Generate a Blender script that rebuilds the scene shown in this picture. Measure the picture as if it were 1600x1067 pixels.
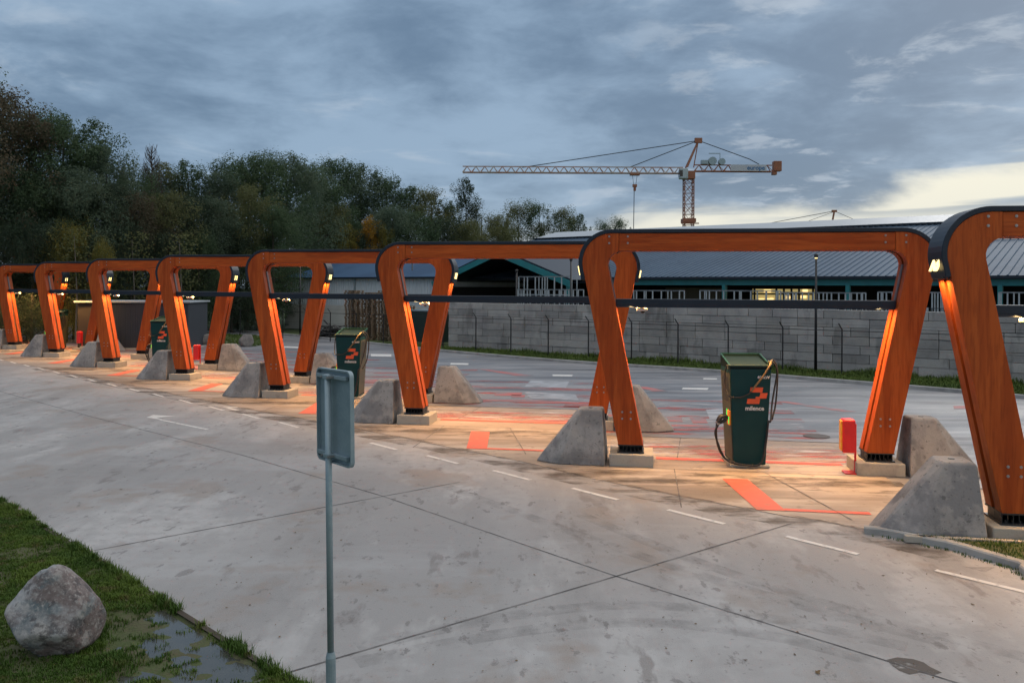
import bpy, bmesh, math, random
from mathutils import Vector, Matrix, Euler
for o in list(bpy.data.objects): bpy.data.objects.remove(o)
sc = bpy.context.scene
R = math.radians
random.seed(7)
# ------------------------------------------------------------ camera
F = 1300.0; H0 = 450.0; ROLL = .005; CH = 3.73
cd = bpy.data.cameras.new('camera'); cam = bpy.data.objects.new('camera', cd)
sc.collection.objects.link(cam); sc.camera = cam
cd.sensor_width = 36; cd.lens = 36*F/1600; cd.clip_start = .1; cd.clip_end = 3000
cd.shift_y = -(533.5-H0)/1600
cam.matrix_world = Matrix.Translation((0, 0, CH)) @ Matrix.Rotation(R(90), 4, 'X') @ Matrix.Rotation(math.atan(ROLL), 4, 'Z')
# ------------------------------------------------------------ sky
w = bpy.data.worlds.new('World'); sc.world = w; w.use_nodes = True
nt = w.node_tree; N = nt.nodes; L = nt.links; N.clear()
def nd(t, **k):
    n = N.new(t)
    for a, b in k.items(): setattr(n, a, b)
    return n
def mth(op, a, b=None, c=None, clamp=False):
    n = nd('ShaderNodeMath', operation=op); n.use_clamp = clamp
    for i, v in enumerate((a, b, c)):
        if v is None: continue
        if isinstance(v, (int, float)): n.inputs[i].default_value = v
        else: L.new(v, n.inputs[i])
    return n.outputs[0]
def mixc(f, a, b):
    n = nd('ShaderNodeMix', data_type='RGBA'); 
    for s, v in ((n.inputs[0], f), (n.inputs[6], a), (n.inputs[7], b)):
        if isinstance(v, (int, float)): s.default_value = v
        elif isinstance(v, tuple): s.default_value = (*v, 1)
        else: L.new(v, s)
    return n.outputs[2]
def sstep(x, a, b):
    n = nd('ShaderNodeMapRange', interpolation_type='SMOOTHSTEP'); L.new(x, n.inputs[0])
    n.inputs[1].default_value = a; n.inputs[2].default_value = b; return n.outputs[0]
tc = nd('ShaderNodeTexCoord'); sx = nd('ShaderNodeSeparateXYZ'); L.new(tc.outputs['Generated'], sx.inputs[0])
dx, dy, dz = sx.outputs
den = mth('ADD', mth('MAXIMUM', dz, 0.0), .10)
px = mth('DIVIDE', dx, den); py = mth('DIVIDE', dy, den)
cv = nd('ShaderNodeCombineXYZ'); L.new(px, cv.inputs[0]); L.new(py, cv.inputs[1])
def noise(vec, scale, detail=6, rough=.55, dist=0., off=0):
    m = nd('ShaderNodeMapping'); m.inputs[1].default_value = (off, off*.7, 0); L.new(vec, m.inputs[0])
    n = nd('ShaderNodeTexNoise'); n.inputs['Scale'].default_value = scale; n.inputs['Detail'].default_value = detail
    n.inputs['Roughness'].default_value = rough; n.inputs['Distortion'].default_value = dist; L.new(m.outputs[0], n.inputs['Vector']); return n.outputs[0]
# direction stretched vertically gives long flat cloud banks near the horizon
cv2 = nd('ShaderNodeCombineXYZ'); L.new(dx, cv2.inputs[0]); L.new(dy, cv2.inputs[1]); L.new(mth('MULTIPLY', dz, 2.3), cv2.inputs[2])
az = mth('DIVIDE', dx, mth('MAXIMUM', dy, .05))          # tan of azimuth to the right of straight ahead
n1 = noise(cv.outputs[0], .55, 7, .55, .2, 3.1)
n2 = noise(cv2.outputs[0], 3.6, 7, .55, .4, 1.7)
n3 = noise(cv.outputs[0], 1.5, 6, .6, .5, 9.2)
n6 = noise(cv2.outputs[0], 11.0, 5, .6, .3, 7.7)
cl = sstep(mth('ADD', mth('ADD', mth('MULTIPLY', n1, .34), mth('MULTIPLY', n2, .30)), mth('ADD', mth('MULTIPLY', n3, .20), mth('MULTIPLY', n6, .16))), .42, .59)
sky = nd('ShaderNodeTexSky', sky_type='NISHITA'); sky.sun_disc = False
SUN_EL, SUN_AZ = R(28), R(35)
sky.sun_elevation = SUN_EL; sky.sun_rotation = SUN_AZ
skm = nd('ShaderNodeVectorMath', operation='SCALE'); L.new(sky.outputs[0], skm.inputs[0]); skm.inputs[3].default_value = .05
base = mixc(cl, (.132, .208, .312), (.280, .395, .535))
base = mixc(.12, base, skm.outputs[0])
# brighter breaks
br = mth('MULTIPLY', sstep(n3, .55, .70), mth('MULTIPLY', sstep(n2, .44, .60), .35))
n5 = noise(cv.outputs[0], 3.4, 6, .6, .3, 2.2)
br2 = mth('MULTIPLY', mth('MULTIPLY', sstep(n5, .50, .64), sstep(n3, .46, .56)), mth('MULTIPLY', sstep(az, .0, .35), .5))
br = mth('ADD', br, br2, clamp=True)
base = mixc(br, base, (.50, .56, .63))
# pale strip low on the right, where the sun has gone down
top = mth('MULTIPLY_ADD', az, .105, .068)
edge = mth('MULTIPLY_ADD', mth('SUBTRACT', n2, .5), .12, top)
strip = sstep(mth('SUBTRACT', edge, dz), -.006, .026)
strip = mth('MULTIPLY', strip, sstep(az, -.12, .22))
cv3 = nd('ShaderNodeCombineXYZ'); L.new(dx, cv3.inputs[0]); L.new(dy, cv3.inputs[1]); L.new(mth('MULTIPLY', dz, 14.), cv3.inputs[2])
n4 = noise(cv3.outputs[0], 2.2, 5, .5, .2, 5.3)
strk = mth('SUBTRACT', 1.0, mth('MULTIPLY', mth('MULTIPLY', sstep(n4, .45, .55), sstep(dz, .070, .095)), .88))
base = mixc(mth('MULTIPLY', strip, strk), base, (.84, .81, .68))
low = mth('MULTIPLY', sstep(mth('MULTIPLY', dz, -1.), -.13, -.01), .35)
base = mixc(low, base, (.42, .48, .53))
# overcast sky gets brighter towards the zenith
base = mixc(mth('MULTIPLY', sstep(dz, .36, .7), .85), base, (.385, .375, .365))
lift = mth('MULTIPLY_ADD', sstep(dz, .36, .80), 1.35, 1.0)
bm_ = nd('ShaderNodeVectorMath', operation='SCALE'); L.new(base, bm_.inputs[0]); L.new(lift, bm_.inputs[3])
bg = nd('ShaderNodeBackground'); L.new(bm_.outputs[0], bg.inputs[0]); bg.inputs[1].default_value = 1.0
wo = nd('ShaderNodeOutputWorld'); L.new(bg.outputs[0], wo.inputs[0])
# ------------------------------------------------------------ sun
sl = bpy.data.lights.new('sun', 'SUN'); sun = bpy.data.objects.new('sun', sl); sc.collection.objects.link(sun)
sl.energy = .5; sl.angle = R(22); sl.color = (1, .95, .88)
sd = Vector((math.sin(SUN_AZ)*math.cos(SUN_EL), math.cos(SUN_AZ)*math.cos(SUN_EL), math.sin(SUN_EL)))
sun.rotation_euler = sd.to_track_quat('Z', 'Y').to_euler(); sun.location = sd*80
sc.view_settings.view_transform = 'Standard'; sc.view_settings.look = 'None'
sc.view_settings.exposure = .15; sc.view_settings.gamma = 1
# ------------------------------------------------------------ helpers
def G(x, y, z=0.0):
    """where the sight line of a photo pixel meets the level z"""
    h = H0+ROLL*(x-800); Y = F*(CH-z)/(y-h); return Vector(((x-800)/F*Y, Y, z))
def A(x, y, Y):
    h = H0+ROLL*(x-800); return Vector(((x-800)/F*Y, Y, CH-(y-h)*Y/F))
class MB:
    def __init__(s): s.v = []; s.f = []; s.sm = False
    def add(s, vs, fs):
        b = len(s.v); s.v += [tuple(v) for v in vs]; s.f += [tuple(b+i for i in f) for f in fs]; return s
    def box(s, c, d, M=None):
        x, y, z = c; a, b, e = d[0]/2, d[1]/2, d[2]/2
        vs = [Vector((x+i*a, y+j*b, z+k*e)) for k in (-1, 1) for i, j in ((-1, -1), (1, -1), (1, 1), (-1, 1))]
        if M: vs = [M @ v for v in vs]
        return s.add(vs, [(3, 2, 1, 0), (4, 5, 6, 7), (0, 1, 5, 4), (1, 2, 6, 5), (2, 3, 7, 6), (3, 0, 4, 7)])
    def bar(s, p, q, w=.05, h=None, up=Vector((0, 0, 1))):
        p = Vector(p); q = Vector(q); d = (q-p); ln = d.length
        if ln < 1e-6: return s
        z = d/ln; x = up.cross(z)
        if x.length < 1e-3: x = Vector((1, 0, 0)).cross(z)
        x.normalize(); y = z.cross(x); h = h or w
        M = Matrix((( x.x, y.x, z.x, 0), (x.y, y.y, z.y, 0), (x.z, y.z, z.z, 0), (0, 0, 0, 1)))
        return s.box((0, 0, 0), (w, h, ln), Matrix.Translation((p+q)/2) @ M)
    def tube(s, pts, r, n=8, caps=True):
        pts = [Vector(p) for p in pts]; rs = r if isinstance(r, (list, tuple)) else [r]*len(pts)
        b = len(s.v); prev = None
        for i, p in enumerate(pts):
            d = (pts[min(i+1, len(pts)-1)]-pts[max(i-1, 0)]).normalized()
            if prev is None: x = d.cross(Vector((0, 0, 1)));  x = x if x.length > .05 else d.cross(Vector((0, 1, 0)))
            else: x = prev-d*prev.dot(d)
            x.normalize(); prev = x; y = d.cross(x)
            for k in range(n):
                a = 2*math.pi*k/n; s.v.append(tuple(p+(x*math.cos(a)+y*math.sin(a))*rs[i]))
        for i in range(len(pts)-1):
            for k in range(n):
                s.f.append((b+i*n+k, b+i*n+(k+1) % n, b+(i+1)*n+(k+1) % n, b+(i+1)*n+k))
        if caps:
            s.f.append(tuple(b+k for k in range(n-1, -1, -1))); e = b+(len(pts)-1)*n; s.f.append(tuple(e+k for k in range(n)))
        return s
    def prism(s, poly, a, b, axis='y', M=None):
        """poly of (u,v); extruded from a to b along axis"""
        n = len(poly)
        def mk(u, v, t): return Vector((u, t, v)) if axis == 'y' else (Vector((u, v, t)) if axis == 'z' else Vector((t, u, v)))
        vs = [mk(u, v, a) for u, v in poly]+[mk(u, v, b) for u, v in poly]
        if M: vs = [M @ q for q in vs]
        return s.add(vs, [tuple(range(n)), tuple(range(2*n-1, n-1, -1))]+[(i, i+n, (i+1) % n+n, (i+1) % n) for i in range(n)])
    def build(s, name, mat, parent=None, bevel=0, smooth=False, seg=2, fix=True):
        me = bpy.data.meshes.new(name); me.from_pydata(s.v, [], s.f)
        if fix:
            bm = bmesh.new(); bm.from_mesh(me); bmesh.ops.recalc_face_normals(bm, faces=bm.faces); bm.to_mesh(me); bm.free()
        for m in (mat if isinstance(mat, list) else [mat]): me.materials.append(m)
        o = bpy.data.objects.new(name, me); sc.collection.objects.link(o)
        if parent: o.parent = parent
        if smooth:
            for p in me.polygons: p.use_smooth = True
        if bevel:
            b = o.modifiers.new('b', 'BEVEL'); b.width = bevel; b.segments = seg; b.limit_method = 'ANGLE'; b.angle_limit = R(30)
        return o
def tag(o, label=None, cat=None, group=None, kind=None):
    if label: o['label'] = label
    if cat: o['category'] = cat
    if group: o['group'] = group
    if kind: o['kind'] = kind
    return o
def empty(name, loc=(0, 0, 0), rz=0, label=None, cat=None, group=None):
    o = bpy.data.objects.new(name, None); sc.collection.objects.link(o); o.location = loc; o.rotation_euler = (0, 0, rz)
    o.empty_display_size = .2
    return tag(o, label, cat, group)
def kids(o): return [c for c in bpy.data.objects if c.parent == o]
def copy_tree(o, parent=None):
    c = o.copy(); sc.collection.objects.link(c); c.parent = parent
    for ch in kids(o): copy_tree(ch, c)
    return c
def smoothpts(P, n=6):
    P = [Vector(p) for p in P]; out = []
    Q = [2*P[0]-P[1]]+P+[2*P[-1]-P[-2]]
    for i in range(1, len(Q)-2):
        for k in range(n):
            t = k/n; a, b, c, d = Q[i-1], Q[i], Q[i+1], Q[i+2]
            out.append(.5*((2*b)+(c-a)*t+(2*a-5*b+4*c-d)*t*t+(3*b-a-3*c+d)*t**3))
    out.append(P[-1]); return out
def fillet(p0, c, p1, r, n=7):
    p0, c, p1 = Vector(p0), Vector(c), Vector(p1)
    a = (p0-c).normalized(); b = (p1-c).normalized(); th = a.angle(b); t = r/math.tan(th/2)
    ce = c+(a+b).normalized()*(r/math.sin(th/2)); s = c+a*t-ce; e = c+b*t-ce
    out = []
    for k in range(n+1):
        f = k/n; v = (s*(1-f)+e*f)
        # slerp on the circle
        an = s.angle(e); v = (s*math.sin((1-f)*an)+e*math.sin(f*an))/math.sin(an); out.append(tuple(ce+v))
    return out
# ------------------------------------------------------------ materials
def mat(name, col, rough=.6, metal=0., noise_=(), bump=0., bscale=40, emit=None, es=0., spec=.5, coord='Object', stretch=None, rvar=0., rnd=False):
    """noise_ : list of (scale, detail, lo, hi, colour, amount) layers mixed over col"""
    m = bpy.data.materials.new(name); m.use_nodes = True; t = m.node_tree; n = t.nodes; l = t.links
    b = n['Principled BSDF']; b.inputs['Base Color'].default_value = (*col, 1); b.inputs['Roughness'].default_value = rough
    b.inputs['Metallic'].default_value = metal; b.inputs['Specular IOR Level'].default_value = spec
    tcn = n.new('ShaderNodeTexCoord'); src = tcn.outputs[coord]
    if rnd:
        oi = n.new('ShaderNodeObjectInfo'); va = n.new('ShaderNodeVectorMath'); va.operation = 'MULTIPLY_ADD'; cb = n.new('ShaderNodeCombineXYZ')
        for q in range(3): l.new(oi.outputs['Random'], cb.inputs[q])
        l.new(cb.outputs[0], va.inputs[0]); va.inputs[1].default_value = (37, 53, 41); l.new(src, va.inputs[2]); src = va.outputs[0]
    cur = None
    for (s, d, lo, hi, c, am, *st) in noise_:
        mp = n.new('ShaderNodeMapping'); l.new(src, mp.inputs[0]); stt = st[0] if st else (stretch or (1, 1, 1)); mp.inputs[3].default_value = stt
        mp.inputs[1].default_value = (s*1.3, s*.7, s*2.1)
        if len(st) > 1: mp.inputs[2].default_value = st[1]
        tx = n.new('ShaderNodeTexNoise'); tx.inputs['Scale'].default_value = s; tx.inputs['Detail'].default_value = d; tx.inputs['Roughness'].default_value = .6
        l.new(mp.outputs[0], tx.inputs['Vector'])
        mr = n.new('ShaderNodeMapRange'); mr.inputs[1].default_value = lo; mr.inputs[2].default_value = hi; mr.inputs[4].default_value = am; l.new(tx.outputs[0], mr.inputs[0])
        mx = n.new('ShaderNodeMix'); mx.data_type = 'RGBA'; l.new(mr.outputs[0], mx.inputs[0])
        if cur is None: mx.inputs[6].default_value = (*col, 1)
        else: l.new(cur, mx.inputs[6])
        mx.inputs[7].default_value = (*c, 1); cur = mx.outputs[2]
    if cur is not None: l.new(cur, b.inputs['Base Color'])
    if bump:
        tx = n.new('ShaderNodeTexNoise'); tx.inputs['Scale'].default_value = bscale; tx.inputs['Detail'].default_value = 5; l.new(src, tx.inputs['Vector'])
        bp = n.new('ShaderNodeBump'); bp.inputs['Strength'].default_value = bump; bp.inputs['Distance'].default_value = .02; l.new(tx.outputs[0], bp.inputs['Height']); l.new(bp.outputs[0], b.inputs['Normal'])
    if rvar:
        tx = n.new('ShaderNodeTexNoise'); tx.inputs['Scale'].default_value = .35; tx.inputs['Detail'].default_value = 5
        mp = n.new('ShaderNodeMapping'); l.new(src, mp.inputs[0]); mp.inputs[3].default_value = (1, 1.6, 1); l.new(mp.outputs[0], tx.inputs['Vector'])
        mr = n.new('ShaderNodeMapRange'); mr.inputs[1].default_value = .4; mr.inputs[2].default_value = .62; mr.inputs[3].default_value = rough; mr.inputs[4].default_value = rough-rvar
        l.new(tx.outputs[0], mr.inputs[0]); l.new(mr.outputs[0], b.inputs['Roughness'])
    if emit: b.inputs['Emission Color'].default_value = (*emit, 1); b.inputs['Emission Strength'].default_value = es
    return m
AL = (0, 0, R(44))            # turn texture axes along the road
M = {}
M['road'] = mat('road_concrete', (.335, .330, .333), .64, noise_=[
    (.22, 5, .44, .56, (.245, .240, .240), .7, (1, .45, 1), AL), (.9, 6, .50, .60, (.43, .425, .425), .7, (1, .35, 1), AL),
    (.30, 7, .53, .62, (.20, .192, .190), .6, (1, .16, 1), (0, 0, R(14))), (.55, 6, .54, .64, (.36, .365, .375), .5, (.25, 1, 1)), (1.9, 8, .60, .66, (.13, .115, .11), .65, (1, .35, 1)),
    (3.5, 9, .47, .6, (.27, .265, .265), .5), (.6, 4, .56, .64, (.23, .18, .145), .5), (5, 7, .62, .66, (.11, .10, .10), .6, (1, .5, 1)), (14, 6, .62, .68, (.13, .12, .12), .5), (60, 2, .35, .7, (.42, .405, .395), .25)], bump=.25, bscale=70, rvar=.14)
M['bay'] = mat('bay_concrete', (.315, .270, .235), .66, noise_=[
    (.35, 5, .44, .56, (.22, .175, .14), .8, (.5, 1, 1)), (1.3, 6, .50, .60, (.43, .38, .33), .8, (.2, 1, 1)),
    (.8, 6, .53, .62, (.13, .10, .08), .65, (.18, 1, 1)), (3, 5, .58, .64, (.12, .095, .08), .5), (60, 2, .35, .7, (.38, .34, .30), .25)], bump=.2, bscale=70, rvar=.1)
M['lot'] = mat('lot_asphalt', (.150, .160, .185), .52, noise_=[
    (.28, 5, .45, .55, (.25, .25, .265), .85, (.35, 1.2, 1)), (.9, 7, .52, .60, (.075, .075, .088), .75, (.15, 1.3, 1)),
    (1.4, 7, .54, .62, (.36, .35, .365), .6, (.18, 1.2, 1)), (80, 2, .35, .7, (.28, .28, .29), .18)], bump=.25, bscale=90, rvar=.2)
M['joint'] = mat('joint_filler', (.085, .082, .085), .8, noise_=[(2.5, 6, .44, .58, (.22, .21, .21), .9)])
M['white'] = mat('white_road_paint', (.66, .65, .63), .6, noise_=[(9, 6, .52, .66, (.34, .33, .33), .75)])
M['wornwhite'] = mat('worn_white_road_paint', (.40, .42, .46), .6, noise_=[(2.5, 7, .44, .58, (.20, .21, .235), .9, (.6, 2, 1))])
M['red'] = mat('red_road_paint', (.66, .10, .065), .6, noise_=[(6, 6, .52, .68, (.42, .15, .10), .6), (50, 3, .5, .7, (.45, .10, .07), .35)])
M['wornred'] = mat('worn_red_road_paint', (.46, .12, .11), .6, noise_=[(1.5, 7, .44, .58, (.20, .19, .21), .92, (.5, 2, 1))])
M['block'] = mat('cast_concrete', rnd=True, col=(.30, .29, .285), rough=.85, noise_=[
    (1.3, 6, .45, .56, (.185, .18, .185), .85), (3.0, 7, .54, .64, (.13, .13, .135), .55, (1, 1, .5)), (2.2, 6, .53, .60, (.36, .34, .32), .5), (14, 5, .60, .66, (.07, .07, .07), .6), (45, 3, .6, .7, (.13, .13, .13), .4)], bump=.25, bscale=30)
M['plinth'] = mat('plinth_concrete', rnd=True, col=(.36, .34, .30), rough=.8, noise_=[(3, 6, .5, .68, (.24, .22, .20), .7), (40, 3, .6, .7, (.16, .15, .14), .4)], bump=.2)
M['kerb'] = mat('kerb_concrete', (.36, .36, .35), .8, noise_=[(2, 6, .45, .65, (.22, .22, .22), .7)], bump=.2)
WD = [(1.1, 5, .44, .58, (.45, .092, .014), .7), (3.5, 6, .47, .57, (.25, .038, .005), .5), (9, 5, .50, .58, (.50, .11, .020), .4), (26, 3, .52, .59, (.17, .026, .004), .32), (.8, 5, .56, .64, (.19, .040, .012), .45)]
M['leg_wood'] = mat('leg_timber', rnd=True, col=(.345, .060, .009), rough=.55, spec=.22, noise_=WD, stretch=(1, 1, .07), bump=.04, bscale=60)
M['beam_wood'] = mat('beam_timber', rnd=True, col=(.345, .060, .009), rough=.55, spec=.22, noise_=WD, stretch=(.07, 1, 1), bump=.04, bscale=60)
M['steel'] = mat('navy_steel', (.010, .018, .032), .42, spec=.35, noise_=[(2, 5, .45, .7, (.018, .028, .045), .5)])
M['black'] = mat('black_steel', (.012, .013, .016), .45, noise_=[(8, 4, .4, .7, (.03, .03, .033), .5)])
M['core'] = mat('weathered_steel_core', (.075, .055, .045), .6, noise_=[(3, 5, .4, .7, (.03, .025, .025), .7, (1, 1, .2))])
M['zinc'] = mat('zinc_bolt', (.36, .34, .34), .4, .8, noise_=[(30, 3, .4, .7, (.3, .3, .3), .5)])
M['galv'] = mat('galvanised_steel', (.26, .34, .385), .5, .35, noise_=[(5, 6, .42, .66, (.17, .25, .29), .6), (40, 4, .5, .7, (.34, .41, .44), .35)])
M['rack'] = mat('rack_steel', (.38, .43, .47), .5, .1, noise_=[(3, 5, .4, .7, (.24, .28, .32), .6)])
M['cover'] = mat('mauve_grey_unlit_wood', (.16, .13, .145), .6, noise_=[(6, 4, .4, .7, (.12, .10, .11), .5)])  # mauve-grey stands in for unlit wood on the upper inner legs
M['teal'] = mat('teal_steel', (.018, .19, .215), .45, noise_=[(1.5, 5, .4, .7, (.012, .12, .14), .6)])
M['charger'] = mat('dark_green_enclosure', (.002, .036, .041), .5, spec=.25, noise_=[(3, 4, .4, .7, (.003, .046, .050), .5)])
M['crown'] = mat('shaded_crown_panel', (.0015, .010, .012), .6, spec=.15, noise_=[(3, 4, .4, .7, (.002, .014, .016), .5)])  # shade inside the charger top is put into this darker green
M['chside'] = mat('olive_side_panel', (.055, .060, .040), .5, noise_=[(4, 4, .4, .7, (.075, .08, .055), .5)])
M['rim'] = mat('lit_green_edge_trim', (.05, .085, .06), .6, noise_=[(8, 4, .4, .7, (.05, .09, .065), .5)])  # lamp glow on the front rim put into a paler green
M['logo'] = mat('orange_logo_paint', (.72, .10, .03), .5, noise_=[(9, 3, .4, .7, (.65, .085, .03), .4)])
M['letter'] = mat('white_lettering', (.65, .66, .66), .5, noise_=[(9, 3, .4, .7, (.55, .57, .57), .4)])
M['rubber'] = mat('black_cable_rubber', (.014, .013, .014), .4, noise_=[(20, 3, .4, .7, (.03, .028, .028), .5)])
M['hose'] = mat('ochre_cable_sleeve', (.20, .13, .055), .5, noise_=[(20, 3, .4, .7, (.13, .09, .04), .5)])
M['ledg'] = mat('green_status_light', (.05, .5, .1), .4, emit=(.10, 1.0, .12), es=.8)
M['orangeled'] = mat('orange_socket_panel', (.6, .14, .02), .5, emit=(1, .25, .02), es=.25)
M['redplast'] = mat('red_plastic', (.62, .018, .022), .35, noise_=[(4, 4, .4, .7, (.50, .015, .02), .5)])
M['yellit'] = mat('yellow_lamplit_side', (.62, .34, .02), .4, noise_=[(12, 3, .42, .6, (.65, .16, .02), .7, (.2, .2, 1.6))])  # stripes, plus warm lamplight on the box painted as yellow
M['lamp'] = mat('lamp_glow', (1, .8, .5), .5, emit=(1.0, .72, .26), es=5.0)
M['dim'] = mat('strip_lens', (.6, .5, .35), .5, emit=(1.0, .62, .2), es=.6)
M['digit'] = mat('illuminated_digit', (1, .85, .55), .5, emit=(1.0, .74, .28), es=2.0)
M['dome'] = mat('white_housing', (.68, .66, .62), .4, noise_=[(9, 3, .4, .7, (.6, .58, .54), .4)])
M['glassdk'] = mat('dark_glass', (.01, .011, .013), .12, noise_=[(3, 3, .4, .7, (.02, .02, .025), .4)])
# ------------------------------------------------------------ setting: ground
def sheet(name, poly, z, m, kind='structure', parent=None, label=None, cat=None, group=None):
    mb = MB(); mb.add([(p[0], p[1], z) for p in poly], [tuple(range(len(poly)))]); 
    o = mb.build(name, m, parent, fix=False)
    if o.data.polygons[0].normal.z < 0: o.data.flip_normals()
    return tag(o, label, cat, group, kind)
def strip_poly(pts, wd):
    pts = [Vector((p[0], p[1])) for p in pts]; a = []; b = []
    for i, p in enumerate(pts):
        d = (pts[min(i+1, len(pts)-1)]-pts[max(i-1, 0)]).normalized(); nn = Vector((-d.y, d.x)); a.append(p+nn*wd/2); b.append(p-nn*wd/2)
    return a, b
def ribbon(pts, wd, z, mb):
    a, b = strip_poly(pts, wd); n = len(a)
    base = len(mb.v); mb.v += [(q.x, q.y, z) for q in a]+[(q.x, q.y, z) for q in b]
    for i in range(n-1): mb.f.append((base+n+i, base+n+i+1, base+i+1, base+i))
    return mb
grassmat = mat('field_grass_soil', (.045, .07, .022), .9, noise_=[(.5, 6, .4, .62, (.07, .10, .03), .8), (2, 6, .5, .68, (.06, .05, .03), .6), (30, 3, .4, .7, (.10, .14, .04), .5)], bump=.6, bscale=12)
sheet('ground', [(-900, -200), (900, -200), (900, 1800), (-900, 1800)], -.06, grassmat)
# rear lot
kp = [G(*p) for p in [(-60, 522), (120, 514), (290, 513), (360, 516), (440, 523), (560, 535), (700, 550), (900, 567), (1100, 580), (1300, 596), (1600, 622)]]
kp = [Vector((-75, 66, 0)), Vector((-48, 74, 0)), Vector((-33, 75, 0)), Vector((-26.5, 72, 0))]+kp[4:]+[Vector((24, 20.5, 0)), Vector((34, 8, 0))]
ks = smoothpts([Vector((p.x, p.y, 0)) for p in kp], 6)
# far kerb
mb = MB(); a, b = strip_poly(ks, .16)
def kerb_mesh(mb, a, b, zt):
    n = len(a)
    vs = []
    for p, q in zip(a, b):
        d = Vector(((q.x-p.x)*.12, (q.y-p.y)*.12)); vs += [(p.x, p.y, -.05), (p.x, p.y, zt-.02), (p.x+d.x, p.y+d.y, zt), (q.x-d.x, q.y-d.y, zt), (q.x, q.y, zt-.02), (q.x, q.y, -.05)]
    mb.add(vs, [(i*6+k, i*6+k+1, (i+1)*6+k+1, (i+1)*6+k) for i in range(n-1) for k in range(5)]+[(0, 1, 2, 3, 4, 5), tuple((n-1)*6+k for k in (5, 4, 3, 2, 1, 0))])
    ln = 0
    for i in range(n-1):
        ln += (a[i+1]-a[i]).length
        if ln > .95:
            ln = 0; mb.add([(p.x, p.y, z) for z in (zt+.001, ) for p in (a[i], a[i]+(a[i+1]-a[i]).normalized()*.012, b[i]+(a[i+1]-a[i]).normalized()*.012, b[i])], [(0, 1, 2, 3)])
kerb_mesh(mb, a, b, .12)
tag(mb.build('kerb', M['kerb']), kind='structure')
# main road near the camera
edge = [(-62, 62)]+[tuple(G(*p)[:2]) for p in [(0, 562), (100, 582), (200, 602), (300, 622), (400, 642), (500, 659), (600, 678), (700, 698), (820, 722), (900, 742), (1000, 763), (1100, 782), (1160, 793), (1227, 806), (1300, 817), (1375, 832), (1440, 845), (1490, 855), (1545, 871), (1600, 887), (1700, 915)]]+[(18, 4)]
verge = [(-2.1+8*.78, 7.93-8*.758), (-2.1, 7.93), (-9.02, 14.64), (-40, 44.7), (-80, 84)]
road = edge+[(18, -30), (5, -30)]+verge
mb = MB(); _d = Vector((-6.92, 6.71)).normalized(); _o = Vector((-2.1, 7.93)); n_ = len(edge)
for x, y in edge: mb.v.append((x, y, 0.0))
for x, y in edge: q = _o+_d*((Vector((x, y))-_o).dot(_d)); mb.v.append((q.x, q.y, 0.0))
mb.v += [(18, -60, 0), (60, -60, 0), (60, 4, 0)]
mb.f += [(i, i+1, n_+i+1, n_+i) for i in range(n_-1)]+[(n_-1, 2*n_+2, 2*n_+1, 2*n_, 2*n_-1)]
o = mb.build('road', M['road'], fix=False); tag(o, kind='structure')
if o.data.polygons[3].normal.z < 0: o.data.flip_normals()
lot = [(p.x, p.y) for p in ks]+[(20, 3)]+[(x, y-.3) for x, y in edge[:-1]][::-1]
sheet('lot_surface', lot, -.012, M['lot'])
# portals
TH = R(-8.8); CT, ST = math.cos(TH), math.sin(TH)
FOOT = [(7.52, 12.15), (2.50, 17.43), (-2.70, 22.66), (-7.95, 27.85), (-13.21, 33.02), (-18.55, 38.0), (-24.0, 43.3), (-29.3, 48.5), (-34.6, 53.7)]
FOOT = [(x+.45*math.sin(-TH), y+.45) for x, y in FOOT]     # measured at the plinth's front face
def LP(i, x, y, z=0): fx, fy = FOOT[i]; return Vector((fx+x*CT-y*ST, fy+x*ST+y*CT, z))
bay = [(p[0], p[1]) for p in edge[1:19]]
back = [tuple(LP(0, 9, 3.2)[:2]), tuple(LP(0, 5.0, 3.2)[:2])]
for i in range(9):
    back += [tuple(LP(i, 5.2, 3.2)[:2]), tuple(LP(i, -.75, 3.2)[:2])]
back += [(-60, 60)]
sheet('bay_pavement', bay+[(12.5, 9)]+back, -.004, M['bay'])
# joints
mb = MB()
def jl(pts, wd=.03, z=.004): ribbon([G(*p) for p in pts], wd, z, mb)
jl([(-200, 556), (140, 650), (380, 711), (600, 775), (965, 900), (1500, 1067), (1800, 1150)], .022)
jl([(400, 1066), (965, 900), (1244, 816)], .026)
jl([(148, 860), (520, 790), (720, 753)], .024)
tag(mb.build('road_joints', M['joint']), kind='structure')
mb = MB()
ribbon([(p[0], p[1]) for p in edge[1:18]], .035, .004, mb)
for i in range(9):
    a = LP(i, -.7, -.52); b = LP(i, 5.6, -.52); ribbon([a, b], .025, .004, mb)
    ribbon([LP(i, .9, -.5), LP(i, .9, -3.6 if i != 0 else -1)], .02, .004, mb)
    ribbon([LP(i, 2.7, -.5), LP(i, 3.6, -3.9 if i != 0 else -1)], .02, .004, mb)
    ribbon([LP(i, 1.0, .5), LP(i, 1.2, 3.2)], .02, .004, mb)
    ribbon([LP(i, -.75, 3.2), LP(i, 5.2, 3.2)], .07, .004, mb)
tag(mb.build('bay_joints', M['joint']), kind='structure')
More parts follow.
